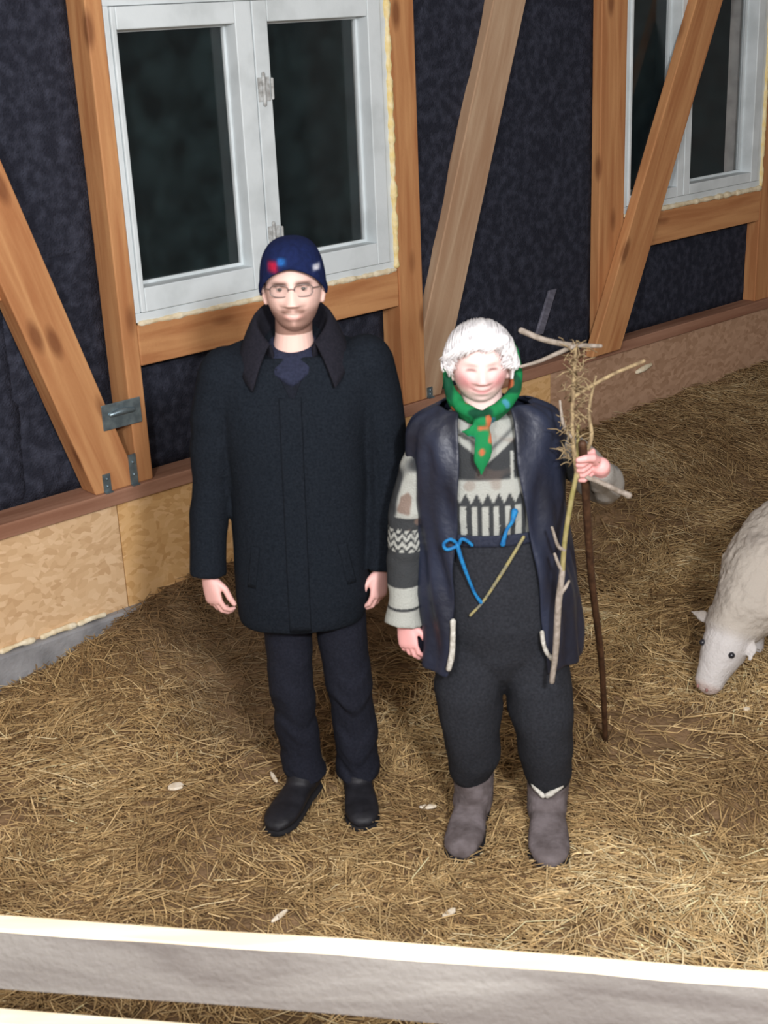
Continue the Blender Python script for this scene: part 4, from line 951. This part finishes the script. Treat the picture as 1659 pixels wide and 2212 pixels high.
# boots
M_boot = mat('felt_boot', (112, 104, 106), (86, 78, 78), (22, 22, 22), 0.85, 0.3, 90, 5, spec=0.15)
bd = lambda P, N: 0.004 * vnoise(P, (14, 14, 26), 66)
b1 = shoe('boot', (0.250, 3.700), (0.178, 3.395), None, 0.118, M_boot, wom, [((0.238, 3.618, 0.11), 0.060), ((0.236, 3.612, 0.24), 0.066)], 0.085, 3, bd)
b2 = shoe('boot', (0.466, 3.650), (0.434, 3.330), None, 0.122, M_boot, wom, [((0.463, 3.592, 0.11), 0.062), ((0.463, 3.586, 0.22), 0.066)], 0.088, 3, bd)
b2['label'] = 'grey boot with pale fleece at the top'
bumpy_tube('fleece_tuft', [(0.408, 3.553, 0.172), (0.420, 3.530, 0.158), (0.438, 3.514, 0.142)], 0.007, M_fl, b2, 14)
bumpy_tube('fleece_tuft', [(0.450, 3.512, 0.144), (0.476, 3.514, 0.160), (0.494, 3.528, 0.168)], 0.007, M_fl, b2, 17)

# ------------------------------------------------------------------ what she holds
M_stick = mat('stick_wood', (84, 58, 40), (58, 38, 26), (60, 60, 8), 0.6, 0.3, 80)
S_top = HD + STU * 0.09
stick_pts = [ST0 + UP * float(ground(np.array([ST0.x]), np.array([ST0.y]))[0]), ST0.lerp(HD, 0.33) + Vector((0.006, 0, 0)), ST0.lerp(HD, 0.66) + Vector((-0.004, 0, 0)), HD, S_top]
st = tube('walking_stick', stick_pts, [0.0095, 0.0105, 0.011, 0.0115, 0.012], M_stick, None, 10, 8)
tag(st, 'dark brown walking stick planted behind her in the straw', 'stick')
M_branch = mat('branch_bark', (160, 150, 140), (122, 112, 100), (50, 50, 50), 0.8, 0.4, 90)
M_green = mat('stalk_green', (128, 120, 70), (150, 138, 96), (40, 40, 40), 0.8, 0.3, 80)
M_dry = mat('dry_weed', (168, 148, 112), (120, 102, 78), (60, 60, 60), 0.9, 0.3, 90)
hy = HD.y - 0.032
br = empty('dry_branch', (HD.x, hy, HD.z)); tag(br, 'pale bare branch hanging down from the fist in front of the dark vest', 'branch')
tube('stem', [(0.444, WY - 0.215, 0.605), (0.455, WY - 0.212, 0.70), (0.462, WY - 0.208, 0.83), (0.474, WY - 0.200, 0.930)], [0.0075, 0.009, 0.0095, 0.0085], M_branch, br, 9, 6)
tube('stem', [(0.474, WY - 0.200, 0.930), (0.482, WY - 0.190, 1.02), (0.500, WY - 0.172, 1.12), (HD.x - 0.022, hy + 0.016, HD.z), (HD.x - 0.018, hy + 0.030, HD.z + 0.12)], [0.0075, 0.007, 0.007, 0.006, 0.004], M_green, br, 8, 6)
for a, b, c in (((0.474, -0.200, 0.930), (0.462, -0.204, 0.955), (0.452, -0.208, 0.985)), ((0.480, -0.195, 0.99), (0.462, -0.200, 1.005), (0.445, -0.204, 1.060)), ((0.464, -0.208, 0.86), (0.482, -0.206, 0.885), (0.492, -0.20, 0.90))):
    tube('twig', [(p[0], WY + p[1], p[2]) for p in (a, b, c)], [0.006, 0.005, 0.004], M_branch, br, 7, 5)
wb = empty('twig_bunch', (HD.x, hy, HD.z)); tag(wb, 'dry forked twigs and weeds sticking up from the raised fist', 'twigs')
rr = random.Random(4); ty = HD.y - 0.005
tube('stem', [(0.520, hy + 0.012, HD.z - 0.02), (0.508, ty, 1.30), (0.510, ty, 1.42), (0.515, ty, 1.535)], [0.007, 0.0065, 0.006, 0.005], M_dry, wb, 8, 6)
tube('twig', [(0.376, ty + 0.02, 1.577), (0.430, ty, 1.556), (0.490, ty, 1.540), (0.560, ty + 0.02, 1.528), (0.585, ty + 0.03, 1.524)], [0.008, 0.0075, 0.007, 0.006, 0.005], M_branch, wb, 8, 5)
tube('twig', [(0.512, ty, 1.535), (0.470, ty + 0.01, 1.515), (0.420, ty + 0.02, 1.492), (0.375, ty + 0.03, 1.478)], [0.006, 0.006, 0.005, 0.004], M_branch, wb, 8, 5)
tube('twig', [(0.512, ty, 1.400), (0.560, ty + 0.02, 1.420), (0.630, ty + 0.04, 1.448), (0.705, ty + 0.06, 1.470)], [0.006, 0.0055, 0.005, 0.005], M_dry, wb, 8, 5)
tube('twig', [(0.530, hy + 0.03, HD.z - 0.02), (0.585, WY - 0.15, 1.16), (0.640, WY - 0.13, 1.125), (0.664, WY - 0.12, 1.110)], [0.006, 0.007, 0.008, 0.010], M_branch, wb, 8, 5)
tube('twig', [(0.508, ty, 1.28), (0.482, ty - 0.01, 1.33), (0.474, ty - 0.005, 1.39)], [0.006, 0.005, 0.003], M_branch, wb, 7, 5)
tube('twig', [(0.540, ty + 0.02, 1.22), (0.562, ty + 0.02, 1.28), (0.556, ty + 0.03, 1.35), (0.575, ty + 0.04, 1.44)], [0.006, 0.006, 0.005, 0.003], M_dry, wb, 7, 5)
sp = Shell()
for i in range(170):
    t = rr.random(); z0 = 1.20 + 0.34 * t; x0 = 0.512 + rr.gauss(0, 0.012); a = rr.uniform(0, 6.28); l = rr.uniform(0.02, 0.06)
    p0 = Vector((x0, ty + rr.gauss(0, 0.01), z0)); p1 = p0 + Vector((math.cos(a) * l * 0.8, math.sin(a) * l * 0.8, l * rr.uniform(-0.5, 0.9)))
    limb(sp, [p0, (p0 + p1) / 2 + Vector((0, 0, 0.006)), p1], [0.0016, 0.0016, 0.001], 4, round_ends=False)
o = meshobj('dry_leaf_spray', sp.v, sp.f, M_dry, wb, True); o['kind'] = 'stuff'

# ------------------------------------------------------------------ sheep
sheep = empty('sheep', (1.75, 4.80, 0.0)); tag(sheep, 'white sheep grazing with its head down at the right edge', 'sheep')
sh = Shell()
limb(sh, [(1.225, 4.405, 0.235), (1.315, 4.46, 0.325), (1.44, 4.56, 0.405), (1.60, 4.68, 0.435), (1.80, 4.83, 0.445), (2.02, 5.0, 0.44), (2.16, 5.10, 0.43)], [0.095, 0.148, 0.198, 0.218, 0.222, 0.215, 0.180], 26, 1.05, (0, 0, 1), smooth=4)
MZ = Vector((1.128, 4.335, 0.035)); PO = Vector((1.222, 4.395, 0.235)); hd_ = (MZ - PO).normalized()
hs = Vector((0.80, -0.55, 0.10)); hs = (hs - hd_ * hs.dot(hd_)).normalized(); hf = hs.cross(hd_).normalized()
if hf.x > 0: hf = -hf                                    # forehead side
Lh = (MZ - PO).length
rows = [(-0.14, 0.060, 0.060, 0.0), (0.05, 0.082, 0.086, -0.006), (0.25, 0.084, 0.098, -0.016), (0.45, 0.074, 0.090, -0.014), (0.65, 0.060, 0.070, -0.004), (0.82, 0.053, 0.057, 0.0), (0.95, 0.049, 0.050, -0.002), (1.04, 0.036, 0.036, -0.006), (1.09, 0.016, 0.017, -0.008)]
loft(sh, [(PO + hd_ * (Lh * a) + hf * o_, hs * w, hf * dd) for a, w, dd, o_ in rows], 22, 0.92)
for sg in (-1, 1):
    e0 = PO + hd_ * 0.012 + hs * (sg * 0.066) - hf * 0.01
    e1 = e0 + hs * (sg * 0.055) + UP * 0.006 - hd_ * 0.010; e2 = e1 + hs * (sg * 0.045) - UP * 0.004
    if sg > 0: e1 = e0 + hs * 0.030 + hd_ * 0.022 + hf * 0.004; e2 = e1 + hd_ * 0.040 + hs * 0.006
    limb(sh, [e0, e1, e2], [0.014, 0.022 if sg < 0 else 0.018, 0.006 if sg < 0 else 0.009], 12, 0.45, tuple(hf), smooth=4)
for x, y in ((1.52, 4.47), (1.40, 4.66), (2.13, 4.98), (2.02, 5.16)):
    g0 = float(ground(np.array([x]), np.array([y]))[0]); hind = x > 1.9
    kx = (0.03, 0.022) if hind else (0.0, 0.0)
    limb(sh, [(x, y, 0.40), (x - (0.03 if hind else 0), y, 0.30), (x + kx[0], y + kx[1], 0.19), (x + kx[0] * 0.6, y, 0.09), (x - 0.004, y, g0 + 0.015)], [0.085, 0.060, 0.034, 0.024, 0.028], 14, smooth=3)
limb(sh, [(2.25, 5.17, 0.48), (2.30, 5.21, 0.42), (2.31, 5.22, 0.33)], [0.04, 0.04, 0.025], 12)
def sheep_disp(P, N):
    hp = (P - np.array(PO)) @ np.array(hd_); wool = ss(-hp, -0.02, 0.06) * ss(P[:, 2], 0.16, 0.26)
    return wool * (0.010 * vnoise(P, 12.0, 6) + 0.005 * vnoise(P, 34.0, 7) + 0.003 * vnoise(P, 80.0, 8)) + (1 - wool) * 0.0015 * vnoise(P, 60.0, 8)
def sheep_col(P):
    hp = (P - np.array(PO)) @ np.array(hd_); c = np.tile(np.array([178., 170, 160]), (len(P), 1))
    c = mixc(c, (150, 142, 134), ss(vnoise(P, 6.0, 36), 0.0, 0.5) * 0.8)
    c = mixc(c, (198, 194, 192), ss(hp, -0.02, 0.04)); c = mixc(c, (200, 178, 170), 0.6 * ss(hp, Lh * 0.86, Lh * 1.0)); return c
M_wool = mat('wool', (0, 0, 0), attr='Col', rough=1.0, spec=0.05, bump=0.4, bscale=120)
sb = organic('body', sh, 0.006, 3, M_wool, sheep, sheep_disp, sheep_col)
for sg in (-1, 1):
    ec = PO + hd_ * (Lh * 0.36) + hs * (sg * 0.058) + hf * 0.056
    e = Shell(); ellipsoid(e, ec, (0.012, 0.012, 0.012), 14, 10); meshobj('eye', e.v, e.f, mat('sheep_eye', (40, 40, 46), rough=0.25, spec=0.5), sb, True)
    e = Shell(); ellipsoid(e, MZ + hs * (sg * 0.018) + hf * 0.040 + hd_ * 0.004, (0.005, 0.005, 0.007), 10, 8); meshobj('nostril', e.v, e.f, mat('nostril', (150, 110, 104), rough=0.7), sb, True)
